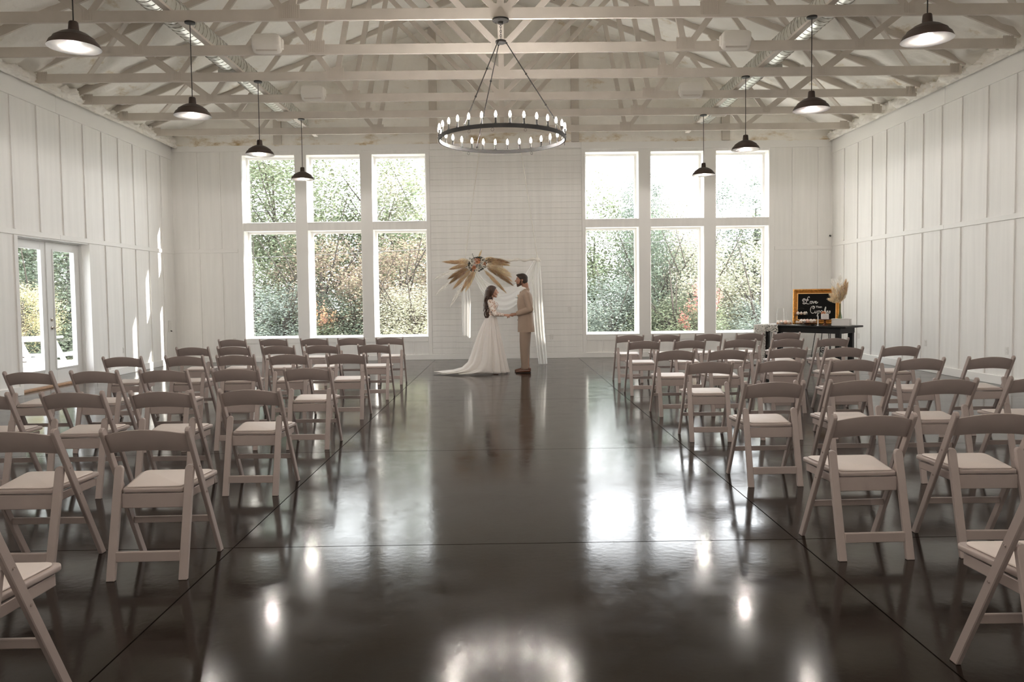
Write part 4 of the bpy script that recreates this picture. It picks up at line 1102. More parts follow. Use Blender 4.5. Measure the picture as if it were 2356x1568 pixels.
# ------------------------------------------------------------------ dessert table in the right back corner
mat('table_black', (.010, .008, .007), .45, spec=.25)
mat('table_end', (.10, .075, .065), .5)
mat('walnut', (.16, .055, .022), .35, var=.2, vscale=10)
mat('gold', (.62, .30, .075), .38, metal=.75, var=.35, vscale=25)
mat('gold_bright', (.85, .52, .22), .35, metal=.6)
mat('chalk', (.008, .0075, .007), .7, spec=.15)
mat('chalk_ink', (.80, .79, .76), .7)
mat('icing', (.86, .78, .72), .6); mat('icing_pink', (.80, .55, .47), .6); mat('wrapper_grey', (.30, .30, .30), .6); mat('wrapper_peach', (.62, .38, .24), .6); mat('wrapper_cream', (.72, .62, .48), .6); mat('cake_white', (.80, .78, .76), .6)
M['lace_cloth'] = lace('lace_cloth', (.84, .81, .76), 80, .50)
TA = radians(-50); TH = .79
tx = thing('dessert_table', 'long black table set diagonally in the right back corner', 'table', (5.20, 15.42, 0), TA)
TL_, TD = 1.88, .74
B().box(0, TL_, 0, TD, TH-.035, TH).obj('tabletop', 'table_black', tx, bevel=.006)
B().box(.14, TL_-.14, .06, .085, TH-.145, TH-.036).box(.14, TL_-.14, TD-.085, TD-.06, TH-.145, TH-.036).box(TL_-.165, TL_-.14, .085, TD-.085, TH-.145, TH-.036).box(.14, .165, .085, TD-.085, TH-.145, TH-.036).obj('apron', 'table_black', tx, bevel=.003)
for x in (.19, TL_-.19):
    for y in (.11, TD-.11): B().box(x-.045, x+.045, y-.045, y+.045, 0, TH-.036).obj('leg', 'table_black', tx, bevel=.006)
TM = Matrix.Translation((5.20, 15.42, 0)) @ Matrix.Rotation(TA, 4, 'Z')
tp = lambda x, y, z=TH: TM @ Vector((x, y, z))
# lace runner
lt = thing('lace_runner', 'white lace runner draped over the left end of the black table', 'tablecloth', tp(0, 0, 0), TA)
def sheet(fn, nu, nv):
    b = B(); b.v = [fn(i/nu, j/nv) for j in range(nv+1) for i in range(nu+1)]
    b.f = [(j*(nu+1)+i, j*(nu+1)+i+1, (j+1)*(nu+1)+i+1, (j+1)*(nu+1)+i) for j in range(nv) for i in range(nu)]; return b
sheet(lambda u_, v_: (-.015+u_*(.90+.06*sin(v_*17)), -.012+v_*(TD+.02), TH+.004), 30, 24).obj('runner_top', 'lace_cloth', lt, smooth=180, weld=False)
sheet(lambda u_, v_: (-.015+u_*.52, -.014-.02*sin(u_*9+1)*v_, TH+.004-v_*(.125+.02*abs(sin(u_*14)))*(1 if u_ > .0 else 1)), 40, 8).obj('runner_front_fall', 'lace_cloth', lt, smooth=180, weld=False)
sheet(lambda u_, v_: (.105+(u_-.5)*(.27-.06*v_)+.02*v_, -.034-.03*sin(u_*15+2)*min(1, v_*3)-.02*v_, TH+.004-v_*(.745)), 30, 24).obj('runner_tail', 'lace_cloth', lt, smooth=180, weld=False)
sheet(lambda u_, v_: (-.02-.03*v_+.02*sin(u_*14)*v_, -.012+u_*(TD+.02), TH+.004-v_*(.50+.04*sin(u_*20))), 40, 14).obj('runner_end_fall', 'cake_white', lt, smooth=180, weld=False)
# framed chalkboard sign leaning at the back of the table
fw, fh_ = .90, .72
sg = thing('framed_chalkboard', 'ornate gold framed black sign with white lettering on the table', 'sign', tp(1.02, .56, TH+.004))
tilt = Matrix.Rotation(radians(-9), 4, 'X')
FR = radians(-26)
sg.rotation_euler = (radians(-9), 0, FR)
def frame_side(p0, p1, nm, inward):
    # moulded profile swept along one side with mitred ends
    prof = [(0, 0), (0, .030), (.012, .046), (.030, .050), (.045, .038), (.058, .030), (.072, .040), (.086, .034), (.098, .016), (.098, 0)]
    b = B(); p0, p1 = Vector(p0), Vector(p1); a = (p1-p0).normalized(); inn = Vector(inward); L_ = (p1-p0).length
    for e in (0, 1):
        for d, hgt in prof:
            base = p0+a*d if e == 0 else p1-a*d
            b.v.append(tuple(base+inn*d+Vector((0, -hgt, 0))))
    n = len(prof)
    for i in range(n): b.f.append((i, (i+1) % n, n+(i+1) % n, n+i))
    b.f.append(tuple(range(n))[::-1]); b.f.append(tuple(n+i for i in range(n)))
    k = int(L_/.055)
    for i in range(k):
        c = p0+a*((i+.5)*L_/k)+inn*.022+Vector((0, -.048, 0))
        b.ball(c, (.020 if abs(a.x) > .5 else .012, .008, .012 if abs(a.x) > .5 else .020), 8, 5)
        c2 = p0+a*((i+1)*L_/k-.0)+inn*.022+Vector((0, -.048, 0)); b.ball(c2, (.007, .007, .007), 6, 4)
    b.obj(nm, 'gold', sg, smooth=35, weld=False)
    b = B(); b.beam(p0+a*.092+inn*.092+Vector((0, -.028, 0)), p1-a*.092+inn*.092+Vector((0, -.028, 0)), .014, .012, (0, 1, 0)); b.obj('frame_lip', 'gold_bright', sg, bevel=.003)
X0, X1 = -fw/2, fw/2
frame_side((X0, 0, 0), (X1, 0, 0), 'frame_side', (0, 0, 1)); frame_side((X1, 0, fh_), (X0, 0, fh_), 'frame_side', (0, 0, -1))
frame_side((X0, 0, fh_), (X0, 0, 0), 'frame_side', (1, 0, 0)); frame_side((X1, 0, 0), (X1, 0, fh_), 'frame_side', (-1, 0, 0))
B().box(X0+.09, X1-.09, -.018, -.004, .09, fh_-.09).obj('board', 'chalk', sg)
def stroke(pts, r, closed=False):
    # smooth script stroke from control points (x, z) on the board
    P_ = [Vector((x, -.021, z)) for x, z in pts]; out = []
    n = len(P_)
    for i in range(n-1):
        a, b_, c, d = P_[max(i-1, 0)], P_[i], P_[i+1], P_[min(i+2, n-1)]
        for k in range(6):
            t = k/6; out.append(.5*((2*b_)+(c-a)*t+(2*a-5*b_+4*c-d)*t*t+(3*b_-a-3*c+d)*t**3))
    out.append(P_[-1]); rs = [r*(.75+.45*abs(sin(i*.21))) for i in range(len(out))]
    return out, rs
def word(name, strokes, ox, oz, s, r):
    b = B()
    for st in strokes:
        pts = [(ox+x*s, oz+z*s) for x, z in st]; o_, rs = stroke(pts, r); b.tube(o_, rs, 6)
    b.v = [(x, -.0185+(y+.021)*.25, z) for x, y, z in b.v]
    b.obj(name, 'chalk_ink', sg, weld=False)
Lt = [[(.55, .95), (.30, 1.05), (.05, .95), (-.02, .72), (.12, .55), (.36, .52)], [(1.28, 1.25), (1.22, 1.42), (1.05, 1.40), (.92, 1.15), (.80, .70), (.66, .25), (.45, .05), (.18, .02), (.05, .12), (.18, .25), (.45, .20), (.75, .08), (1.05, .0), (1.30, .03)]]
ov = [[(1.62, .52), (1.45, .50), (1.38, .28), (1.50, .08), (1.68, .14), (1.74, .36), (1.62, .52), (1.80, .48)], [(1.80, .48), (1.92, .50), (1.98, .12), (2.16, .30), (2.24, .52), (2.30, .46)], [(2.32, .26), (2.52, .34), (2.56, .50), (2.42, .52), (2.34, .28), (2.46, .10), (2.66, .16), (2.84, .40)]]
word('lettering_love', Lt+ov, X0+.185, .415, .102, .0055)
Ct = [[(.52, 1.02), (.60, 1.20), (.42, 1.20), (.36, .98), (.50, .86), (.66, .98), (.66, 1.20), (.45, 1.34), (.18, 1.20), (.02, .80), (.05, .35), (.28, .10), (.55, .14), (.74, .34)],
      [(.74, .52), (.78, .16), (.90, .12), (1.02, .30), (1.06, .54), (1.08, .20), (1.20, .16)], [(1.26, .54), (1.22, .0), (1.14, -.42), (1.06, -.36), (1.24, .12), (1.42, .10), (1.50, .34), (1.40, .54), (1.28, .42)],
      [(1.90, .46), (1.76, .54), (1.64, .36), (1.72, .14), (1.90, .20), (1.96, .50), (1.96, .14), (2.10, .16)], [(2.18, .1), (2.26, .7), (2.40, 1.18), (2.46, 1.02), (2.34, .5), (2.24, .06), (2.36, .42), (2.48, .46), (2.38, .30), (2.56, .10)],
      [(2.60, .26), (2.76, .32), (2.78, .50), (2.66, .48), (2.62, .24), (2.74, .10), (2.90, .20)], [(2.92, .16), (3.06, .50), (3.14, .26), (3.04, .08), (2.94, .14)]]
word('lettering_cupcakes', Ct, X0+.335, .215, .118, .0050)
def txt(name, s, x, z, size):
    c = bpy.data.curves.new(name, 'FONT'); c.body = s; c.size = size; c.extrude = .001; c.align_x = 'LEFT'; c.offset = .0012
    o = bpy.data.objects.new(name+'_c', c); C.objects.link(o); dg = bpy.context.evaluated_depsgraph_get(); dg.update()
    me = bpy.data.meshes.new_from_object(o.evaluated_get(dg)); bpy.data.objects.remove(o); me.materials.clear(); me.materials.append(M['chalk_ink'])
    ob = put(name, me, sg, (x, -.0205, z)); ob.rotation_euler = (pi/2, 0, 0)
txt('lettering_first', 'First', X0+.200, .482, .055); txt('lettering_then', 'Then', X0+.435, .335, .056)
# iron easel behind and under the table
et = thing('iron_easel', 'black wrought iron easel with scroll feet standing behind the black table', 'easel', tuple(tp(.92, .98, 0)), FR)
for x0, x1, y1 in ((-.10, -.20, -.12), (.02, -.04, -.10), (.12, .17, -.1), (.16, .17, .15)):
    B().tube([(x0*.6, -.02, 1.15), (x0, 0, .76), (x1, y1*.6, .06)], .008, 6).obj('rod', 'iron', et)
for s, cx in ((-1, -.04), (1, .10)):
    pts = []
    for i in range(26):
        a = i/25*2.2*2*pi*.8; r = .012+.065*(i/25); pts.append((cx-.06*s+s*r*cos(a), -.06, .27+r*sin(a)))
    B().tube(pts, .007, 6).obj('scroll', 'iron', et, smooth=60)
for x0 in (-.2, .17):
    B().tube([(x0, -.07, .08), (x0+.03*(1 if x0 > 0 else -1), -.08, .03), (x0+.07*(1 if x0 > 0 else -1), -.08, .008)], .009, 6).obj('foot', 'iron', et)
# cupcakes
def make_cupcake(ic, wr__):
    t = thing('cupcake', 'x', 'cupcake'); b = B(); n = 20
    for z, r in ((0, .019), (.028, .026)):
        for i in range(2*n): a = pi*i/n; q_ = r*(1+.05*(i % 2)); b.v.append((q_*cos(a), q_*sin(a), z))
    for i in range(2*n): j_ = (i+1) % (2*n); b.f.append((i, j_, 2*n+j_, 2*n+i))
    b.f.append(tuple(range(2*n))[::-1]); b.obj('wrapper', wr__, t, weld=False)
    B().lathe([(.026, .026), (.029, .032), (.027, .040), (.022, .043), (.023, .048), (.018, .053), (.012, .055), (.012, .060), (.004, .067), (0, .069)], 16).obj('icing', ic, t, smooth=60)
    return t
CK = {}
NC = [0]
def cupcake(p, ic, wr__, lab, grp, sc_=1.0):
    k = (ic, wr__)
    if k not in CK:
        t = make_cupcake(ic, wr__); CK[k] = (t, {t.name: [o for o in C.objects if o.parent == t]}); t.location = p; t['label'] = lab; t['group'] = grp; t.scale = (sc_,)*3
    else: dup(CK[k][0], tuple(p), 0, lab, grp, CK[k][1])
def stand(name, lab, c, r, hgt, m_='walnut', legs=False):
    t = thing(name, lab, 'stand', tuple(c)); z = hgt
    B().lathe([(0, z-.014), (r*.9, z-.014), (r, z-.008), (r, z), (0, z)], 36).obj('plate', m_, t, smooth=40)
    if hgt > .04: B().lathe([(0, 0), (.055, 0), (.055, .010), (.030, .02), (.014, hgt*.4), (.022, hgt*.55), (.014, hgt*.7), (.030, z-.014), (0, z-.014)], 24).obj('pedestal', m_, t, smooth=40)
    else: B().lathe([(0, 0), (r*.5, 0), (r*.5, z-.014), (0, z-.014)], 24).obj('pedestal', m_, t, smooth=40)
    return t
def ringcakes(c, z, rad, n, grp, where, cols, ph=0, inner=False):
    L_ = []
    for i in range(n):
        a = ph+2*pi*i/n; p = Vector((c[0]+rad*cos(a), c[1]+rad*sin(a), z)); L_.append((p, cols[i % len(cols)]))
    vd = Vector((c[0], c[1], 0)).normalized(); sd = Vector((vd.y, -vd.x, 0)); cc = Vector((c[0], c[1], z))
    fr = sorted([q for q in L_ if (q[0]-cc).dot(vd) < -.005], key=lambda q: (q[0]-cc).dot(sd)); bk = [q for q in L_ if q not in fr]
    O_ = ['leftmost', 'second from left', 'third from left', 'fourth from left', 'fifth from left', 'sixth from left', 'seventh from left']
    for k, (p, (ic, wr__)) in enumerate(fr): cupcake(tuple(p), ic, wr__, where+(', inner ring, ' if inner else ', front, ')+O_[k], grp)
    for k, (p, (ic, wr__)) in enumerate(bk): cupcake(tuple(p), ic, wr__, where+(', back of the inner ring' if inner else ', back rim, behind the others'), grp)
cols = [('icing', 'wrapper_peach'), ('icing', 'wrapper_cream'), ('icing', 'wrapper_grey'), ('icing_pink', 'wrapper_peach'), ('icing', 'wrapper_cream')]
c = tp(.50, .24); stand('cupcake_stand', 'round walnut board of cupcakes on the lace, left end of table', c, .155, .022)
ringcakes(c, c.z+.0225, .118, 11, 'cupcakes on the left walnut board', 'small iced cupcake on the left round board', cols)
ringcakes(c, c.z+.0225, .050, 4, 'cupcakes on the left walnut board', 'small iced cupcake on the left round board', cols, .4, True)
c = tp(1.02, .22); stand('cupcake_stand', 'low walnut cake stand of cupcakes before the chalkboard, mid table', c, .165, .055)
ringcakes(c, c.z+.0555, .128, 12, 'cupcakes on the low middle stand', 'small iced cupcake on the low middle stand', cols, .2)
ringcakes(c, c.z+.0555, .060, 5, 'cupcakes on the low middle stand', 'small iced cupcake on the low middle stand', cols, .1, True)
# two tier wire stand with arch handle
c = tp(.76, .46); t = thing('tiered_stand', 'two tier black wire cupcake stand with arched handle', 'stand', tuple(c))
for z, r in ((.018, .14), (.20, .12)): B().lathe([(0, z-.012), (r, z-.012), (r+.006, z+.004), (r, z), (0, z)], 32).obj('tray', 'iron', t, smooth=40)
for s in (-1, 1): B().tube([(s*.128, 0, 0), (s*.128, 0, .20)], .005, 6).obj('post', 'iron', t)
B().tube([(.122*cos(pi*i/16), 0, .20+.135*sin(pi*i/16)) for i in range(17)], .004, 6).obj('handle', 'iron', t, smooth=60)
ringcakes(c, c.z+.2005, .085, 8, 'cupcakes on the upper wire tier', 'small iced cupcake on the upper wire tier', cols, .3)
ringcakes(c, c.z+.0185, .098, 8, 'cupcakes on the lower wire tier', 'small iced cupcake on the lower wire tier', cols)
# cake on pedestal
c = tp(1.37, .22); stand('cake_stand', 'walnut pedestal stand carrying the small white cake', c, .115, .125)
t = thing('cake', 'small square white cake with a peach flower on the walnut pedestal', 'cake', (c.x, c.y, c.z+.1255), radians(-20))
B().box(-.066, .066, -.066, .066, 0, .105).obj('cake_body', 'cake_white', t, bevel=.006)
b = B()
for k in range(3): b.box(-.0675, .0675, -.0675, .0675, .012+k*.034, .017+k*.034)
b.obj('icing_bands', 'icing', t, bevel=.001); rose((-.035, -.04, .122), .040, 'rose_peach', t, (-.4, -1, .6), 9, 'flower'); rose((-.01, -.03, .13), .034, 'rose_white', t, (.3, -1, .8), 10, 'flower')
plume((-.06, -.04, .12), (-1, -.2, .35), .09, .012, 'sepal', t, 77, n=30, name='flower_leaf')
# candlestick
c = tp(1.30, .08); t = thing('candlestick', 'slim white candle holder standing before the cake pedestal', 'candle', tuple(c))
B().lathe([(0, 0), (.024, 0), (.024, .006), (.010, .012), (.008, .03), (.013, .034), (.0105, .04), (.0105, .19), (0, .192)], 16).obj('candle', 'cake_white', t, smooth=40)
c = tp(1.20, .06); t = thing('bowl', 'small dark bowl on the table beside the candle', 'bowl', tuple(c)); B().lathe([(0, 0), (.022, 0), (.040, .028), (.037, .028), (.020, .006), (0, .006)], 20).obj('bowl_body', 'iron', t, smooth=40)
# tall hurricane glass
c = tp(.30, .45); t = thing('hurricane_vase', 'tall clear glass hurricane vase at the left table end', 'vase', tuple(c))
B().lathe([(0, 0), (.055, 0), (.070, .02), (.083, .10), (.080, .20), (.064, .33), (.061, .33), (.077, .20), (.080, .10), (.067, .024), (0, .010)], 32).obj('glass_body', 'clear_glass', t, smooth=60)
c = tp(.42, .42); t = thing('candle_glass', 'slim clear glass candle tube beside the hurricane vase', 'vase', tuple(c)); B().lathe([(0, 0), (.030, 0), (.030, .25), (.028, .25), (.028, .01), (0, .01)], 24).obj('glass_body', 'clear_glass', t, smooth=60)
# white box with bottle vase and pampas
bx = thing('white_box', 'white rectangular box at the right end of the black table', 'box', tuple(tp(1.62, .38)), TA+radians(14))
B().box(-.165, .165, -.09, .09, 0, .118).obj('box_body', 'cake_white', bx, bevel=.004); B().box(-.168, .168, -.093, .093, .118, .135).obj('box_lid', 'cake_white', bx, bevel=.003)
c = tp(1.60, .36, TH+.1355); t = thing('bottle_vase', 'slim green glass bottle vase on the white box', 'vase', tuple(c))
B().lathe([(0, 0), (.038, 0), (.041, .012), (.030, .06), (.017, .13), (.013, .28), (.018, .287), (.018, .292), (.010, .292), (.010, .28), (.014, .13), (.026, .06), (.036, .012), (0, .008)], 24).obj('bottle_body', 'green_glass', t, smooth=60)
ft = thing('pampas_bouquet', 'cream and tan pampas grass fanned out of the bottle vase', 'flowers', (c.x, c.y, c.z+.05))
PB = [((-1, 0, .55), .42, 'pampas_cream', .05, .2), ((-.85, 0, .9), .44, 'pampas_cream', .06, .2), ((-.55, 0, 1), .50, 'pampas_cream', .06, .1), ((-.45, .1, 1.1), .66, 'pampas_white', .07, .05), ((-.15, 0, 1), .52, 'pampas_cream', .055, .05), ((.1, 0, 1), .46, 'pampas_cream', .055, .05), ((.30, 0, 1), .62, 'pampas', .06, .05), ((.42, 0, 1), .58, 'pampas', .055, .08), ((.55, 0, 1), .40, 'pampas_cream', .05, .1), ((-.1, -.1, 1), .36, 'pampas', .04, .05), ((0, .1, 1.1), .70, 'pampas_white', .07, 0), ((.25, -.1, 1), .34, 'pampas_cream', .05, .05)]
for i, (d_, l, m_, w_, dp) in enumerate(PB):
    d2 = Vector((d_[0]*.93, d_[0]*.35, d_[2])); B().tube([(0, 0, -.02), (0, 0, .24), Vector((0, 0, .24))+d2*.05], .0018, 4).obj('stem', 'pampas', ft); plume((0, 0, .24), d2, l*.72, w_, m_, ft, 60+i, n=240, droop=dp)
# ------------------------------------------------------------------ outside
mat('grass', (.10, .11, .05), .9, var=.3, vscale=3)
mat('patio', (.45, .44, .42), .8, var=.08, vscale=2)
LEAFCOL = {'green': (.17, .195, .125), 'dark': (.105, .130, .095), 'pale': (.32, .32, .24), 'blue': (.175, .21, .18), 'brown': (.22, .18, .135)}
for k, c in LEAFCOL.items(): mat('leaf_'+k, c, .6, spec=.25, var=.25, vscale=.7, trans=.35, island=.45)
mat('leaf_gold', (.42, .38, .22), .7, var=.2, trans=.4, island=.3)
mat('pink', (.50, .20, .17), .7, trans=.4, var=.2, island=.3)
mat('coral', (.50, .30, .20), .7, trans=.4, var=.2, island=.3)
mat('bark', (.05, .042, .036), .9, var=.2, bump=.5)
mat('wire', (.10, .10, .10), .6)
mat('white_paint', (.62, .61, .59), .6)
struct(B().box(-60, 60, D+T_, 90, -.35, -.12).box(-60, XL-T_, -20, D+T_, -.35, -.12).obj('ground', 'grass'))
struct(B().box(-13.5, XL-T_, 8, 19, -.14, -.03).obj('patio', 'patio'))
mat('bounce_pale', (.62, .60, .56), .9, var=.12, vscale=30, bump=.4, bscale=90)
struct(B().box(-10, 10, D+T_+.01, 22.2, -.13, -.06).obj('bounce_strip', 'bounce_pale'))  # unseen pale strip, added to bounce daylight up onto the ceiling
def leaves(n, cl, spread, box, ls, seed, kind=0, squash=1):
    # box: ellipsoid radii; clumps near its shell; leaves gather round the clumps
    rr = random.Random(seed); b = B(); cs = []
    for i in range(cl):
        while True:
            p = Vector((rr.uniform(-1, 1), rr.uniform(-1, 1), rr.uniform(-1, 1)))
            if .25 < p.length < 1: break
        p = Vector((p.x*box[0], p.y*box[1], p.z*box[2])); cs.append((p, rr.uniform(.6, 1.25)))
    for i in range(n):
        c, s = cs[rr.randrange(cl)]
        p = c+Vector((rr.gauss(0, spread*s), rr.gauss(0, spread*s), rr.gauss(0, spread*s*.8)))
        l = ls*rr.uniform(.6, 1.4); q = Matrix.Rotation(rr.uniform(0, 2*pi), 3, 'Z') @ Matrix.Rotation(rr.uniform(-1.3, 1.3), 3, 'X')
        wd = l*.5
        k = len(b.v)
        for v in ((-l/2, 0, 0), (0, -wd/2, .1*l), (l/2, 0, 0), (0, wd/2, .1*l)): b.v.append(tuple(p+q @ Vector(v)))
        b.f.append((k, k+1, k+2, k+3))
    return b
def leafmesh(name, *a, **k):
    me = leaves(*a, **k).mesh(name, weld=False); return me
LM = {
 'a': leafmesh('crown_a', 20000, 80, .42, (2.3, 1.5, 2.6), .098, 1),
 'b': leafmesh('crown_b', 20000, 100, .36, (2.4, 1.4, 2.0), .088, 2),
 'c': leafmesh('crown_c', 9000, 50, .30, (2.2, 1.4, 2.5), .10, 3),
 's': leafmesh('crown_s', 14000, 70, .26, (1.7, 1.0, 1.15), .068, 4),
}
LMM = {}
def crownmesh(k, m_):
    if (k, m_) not in LMM:
        me = LM[k].copy(); me.materials.clear(); me.materials.append(M[m_]); LMM[(k, m_)] = me
    return LMM[(k, m_)]
def tree(x, y, h, k, m_, sc_, lab, cat='tree', grp='trees beyond the windows', zc=None, rz=None, name='leafy_tree'):
    t = thing(name, lab, cat, (x, y, -.12), rz if rz is not None else rnd.uniform(0, 6.28), grp)
    b = B(); zc = h if zc is None else zc
    b.tube([(0, 0, 0), (.05, .03, zc*.5), (0, 0, zc+.6*sc_[2])], [.09*sc_[0], .07*sc_[0], .03], 7)
    rr = random.Random(int(x*100)+int(y*10))
    for i in range(9):
        a = rr.uniform(0, 6.28); z0 = zc*(.35+.6*rr.random()); ln = rr.uniform(.8, 1.9)*sc_[0]
        b.tube([(0, 0, z0), (cos(a)*ln*.5, sin(a)*ln*.5, z0+ln*.55), (cos(a)*ln, sin(a)*ln, z0+ln*1.25)], [.035, .02, .007], 5)
    b.obj('trunk', 'bark', t)
    o = put('crown', crownmesh(k, m_), t, (0, 0, zc)); o.scale = sc_; o['kind'] = 'stuff'
    return t
TR = [
 # left group, back layer
 (-10.5, 27, 3.6, 'a', 'leaf_green', (1.5, 1, 1.5), 'tall green tree behind the upper left corner window'),
 (-7.6, 25, 4.8, 'a', 'leaf_green', (1.15, 1, 1.35), 'dense green tree filling the leftmost upper window'),
 (-6.9, 28, 2.8, 'b', 'leaf_green', (1.6, 1, 1.5), 'dense green tree low behind the leftmost windows'),
 (-4.6, 26.5, 5.0, 'c', 'leaf_green', (1.2, 1, 1.4), 'loose tree with bare branches in the middle upper left window'),
 (-4.2, 28.5, 2.9, 'b', 'leaf_pale', (1.5, 1, 1.4), 'pale green bushy tree behind the middle left window'),
 (-2.6, 27.5, 4.2, 'c', 'leaf_pale', (1.3, 1, 1.4), 'pale sparse tree in the third upper left window'),
 (-1.5, 29, 2.6, 'b', 'leaf_green', (1.5, 1, 1.3), 'green tree low behind the shiplap wall edge'),
 (-5.6, 23.0, 1.6, 's', 'leaf_brown', (1.5, 1, 1.4), 'brownish thicket bush low in the leftmost windows'),
 (-3.2, 23.2, 1.7, 's', 'leaf_brown', (1.4, 1, 1.3), 'brownish thicket bush low in the third left window'),
 (-7.6, 22.8, 1.2, 's', 'leaf_green', (1.3, 1, 1.3), 'green bush at the far left of the left windows'),
 (-4.4, 22.0, .75, 's', 'leaf_dark', (1.1, 1, .9), 'dark green bush at the foot of the middle left window'),
 (-2.6, 21.6, .75, 's', 'leaf_pale', (1.0, 1, .9), 'pale bush at the foot of the third left window'),
 (-6.4, 21.8, .7, 's', 'leaf_blue', (1.0, 1, 1.0), 'bluish bush at the foot of the leftmost window'),
 # right group
 (3.4, 28, 2.9, 'b', 'leaf_green', (1.15, 1, 1.35), 'rounded green tree in the first right window'),
 (4.95, 27, 3.7, 'a', 'leaf_blue', (.42, .6, .95), 'pointed dark tree top in the first upper right window'),
 (4.6, 24.0, 1.6, 's', 'leaf_dark', (1.2, 1, 1.9), 'dark leafy thicket in the first lower right window'),
 (6.1, 28, 2.7, 'b', 'leaf_pale', (.62, 1, 1.25), 'pale leafy tree in the middle lower right window'),
 (7.6, 29, 1.6, 'b', 'leaf_green', (1.5, 1, 1.1), 'low green tree behind the middle right windows'),
 (9.1, 27, 4.0, 'c', 'leaf_blue', (.8, .9, 1.0), 'slender open tree in the third upper right window'),
 (10.9, 27.5, 4.6, 'a', 'leaf_green', (.6, 1, 1.15), 'tall green tree at the right edge of the third upper window'),
 (9.9, 26.5, 1.9, 'b', 'leaf_green', (1.3, 1, 1.15), 'broad green tree low in the third right window'),
 (6.2, 23.5, 1.5, 's', 'leaf_pale', (1.2, 1, 1.5), 'pale green bush in the middle lower right window'),
 (8.0, 23.2, 1.4, 's', 'leaf_pale', (1.2, 1, 1.4), 'pale feathery bush in the third lower right window'),
 (3.2, 22.4, .8, 's', 'leaf_blue', (1.0, 1, 1.0), 'bluish bush at the foot of the first right window'),
 (7.4, 21.6, .5, 's', 'leaf_blue', (.9, 1, .65), 'bluish bush at the foot of the third right window'),
 (5.0, 21.8, .55, 's', 'leaf_green', (.9, 1, .7), 'green bush at the foot of the middle right window'),
 (2.0, 26.5, 1.8, 'b', 'leaf_green', (1, 1, 1.1), 'green tree hidden partly by the shiplap wall'),
]
for i, (x, y, h, k, m_, s_, lab) in enumerate(TR): tree(x, y, h, k, m_, s_, lab, name='bush' if 'bush' in lab else 'leafy_tree', cat='bush' if 'bush' in lab else 'tree', grp=None)
# trees outside the glass doors
TL = [(-15.5, 21.5, 2.6, 'a', 'leaf_green', (1.4, 1.2, 1.5), 'green tree seen through the left glass door'), (-17.5, 26, 3.0, 'b', 'leaf_green', (1.8, 1.4, 1.8), 'big green tree behind both glass doors'),
      (-13.0, 22.5, 2.2, 'a', 'leaf_dark', (1.2, 1.2, 1.3), 'dark green tree seen through the right glass door'), (-15.2, 19.5, 1.2, 's', 'leaf_dark', (1.6, 1.4, 1.2), 'dark bush behind the white picnic table'),
      (-12.6, 20.3, 1.0, 's', 'leaf_dark', (1.3, 1.2, 1.3), 'dark bush beyond the right glass door'), (-19, 22, 2.2, 'b', 'leaf_dark', (1.5, 1.3, 1.6), 'dark tree at the left edge of the glass doors')]
for (x, y, h, k, m_, s_, lab) in TL: tree(x, y, h, k, m_, s_, lab, name='bush' if 'bush' in lab else 'leafy_tree', cat='bush' if 'bush' in lab else 'tree', grp=None)
tree(-11.7, 18.3, 1.2, 's', 'leaf_gold', (.50, .5, .62), 'pale golden bush outside the left glass door', 'bush', None, name='bush')
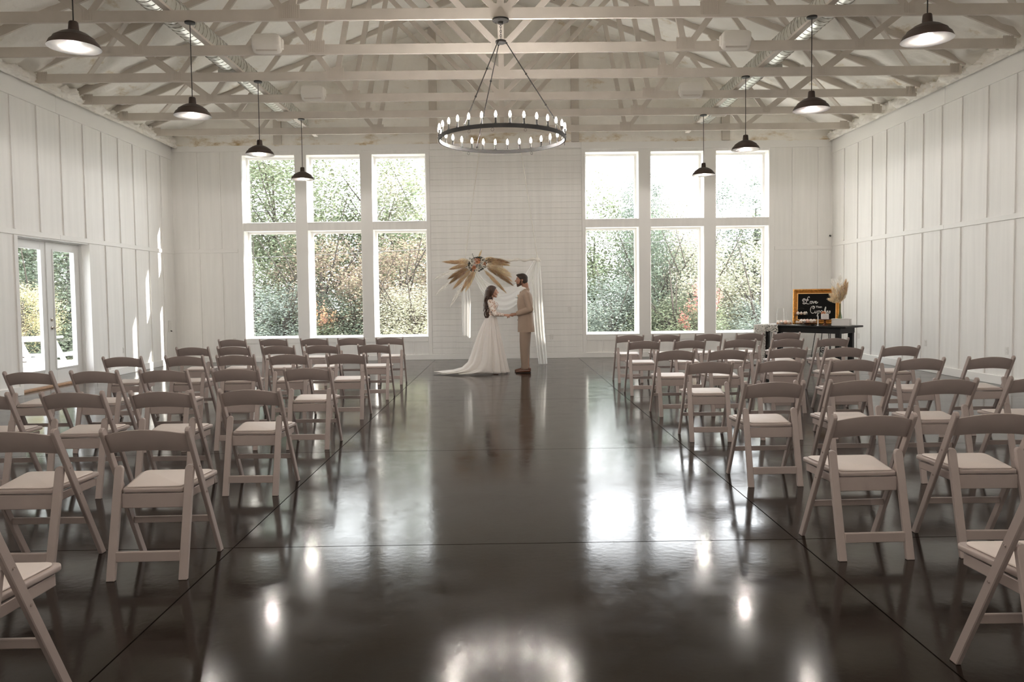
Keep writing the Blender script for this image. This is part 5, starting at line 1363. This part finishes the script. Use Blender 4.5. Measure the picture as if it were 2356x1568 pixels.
# flowering shrubs: plumes of blossom on stems
def flowering(x, y, h, m_, n, spread, lab, seed):
    t = thing('flowering_shrub', lab, 'bush', (x, y, -.12)); rr = random.Random(seed)
    st, fl_, lf = B(), B(), leaves(1500, 20, .14, (spread, spread*.7, h*.35), .07, seed)
    lf.v = [(a, b_, c+h*.45) for a, b_, c in lf.v]
    for i in range(n):
        a = rr.uniform(0, 6.28); r = spread*sqrt(rr.random()); top = Vector((r*cos(a), r*sin(a)*.7, h*rr.uniform(.6, 1.05)))
        st.tube([(top.x*.3, top.y*.3, 0), tuple(top*.98)], [.012, .005], 5)
        for k in range(60):
            p = top+Vector((rr.gauss(0, .05), rr.gauss(0, .05), rr.gauss(0, .13))); l = rr.uniform(.03, .06)
            q = Matrix.Rotation(rr.uniform(0, 6.28), 3, 'Z') @ Matrix.Rotation(rr.uniform(-1.5, 1.5), 3, 'X'); kk = len(fl_.v)
            for v in ((-l/2, 0, 0), (0, -l/2, 0), (l/2, 0, 0), (0, l/2, 0)): fl_.v.append(tuple(p+q @ Vector(v)))
            fl_.f.append((kk, kk+1, kk+2, kk+3))
    st.obj('stems', 'bark', t); o = fl_.obj('blossom', m_, t, weld=False); o['kind'] = 'stuff'
    o = lf.obj('foliage', 'leaf_green', t, weld=False); o['kind'] = 'stuff'
flowering(5.62, 20.9, 1.7, 'pink', 16, .5, 'pink flowering shrub low in the middle lower right window', 5)
flowering(4.95, 20.7, 1.0, 'pink', 7, .3, 'small pink flowering shrub beside the taller pink one', 8)
flowering(-5.15, 21.0, 1.15, 'coral', 12, .38, 'coral flowering shrub low in the middle lower left window', 6)
for k, (z0, z1, y, lab) in enumerate(((2.55, 3.35, 22, 'thin power line crossing the lower windows'), (4.3, 4.45, 24, 'thin power line crossing the upper windows'))):
    pts = [(-16+2*i, y, z0+(z1-z0)*i/16-.12*sin(pi*((i % 8)/8))) for i in range(17)]
    tag(B().tube(pts, .009, 6).obj('power_line', 'wire'), lab, 'wire')
# picnic table outside the doors
t = thing('picnic_table', 'white wooden picnic table with benches on the patio outside', 'table', (-9.5, 14.75, -.03), radians(97))
for i in range(5): B().box(-.95, .95, -.38+i*.155, -.38+i*.155+.145, .72, .76).obj('tabletop_plank', 'white_paint', t, bevel=.004)
for s in (-1, 1):
    B().box(-.95, .95, s*.72-(.26 if s > 0 else .14), s*.72+(.26 if s > 0 else .14), .40, .44).obj('bench', 'white_paint', t, bevel=.004)
    B().beam((s*.65, -.30, .72), (s*.65, -.62, 0), .09, .04, (1, 0, 0)).obj('leg', 'white_paint', t); B().beam((s*.65, .30, .72), (s*.65, .62, 0), .09, .04, (1, 0, 0)).obj('leg', 'white_paint', t)
    B().box(s*.65-.06, s*.65-.02, -.8, .8, .36, .42).obj('crossbar', 'white_paint', t); B().box(s*.65-.02, s*.65+.02, -.36, .36, .66, .72).obj('crossbar', 'white_paint', t)
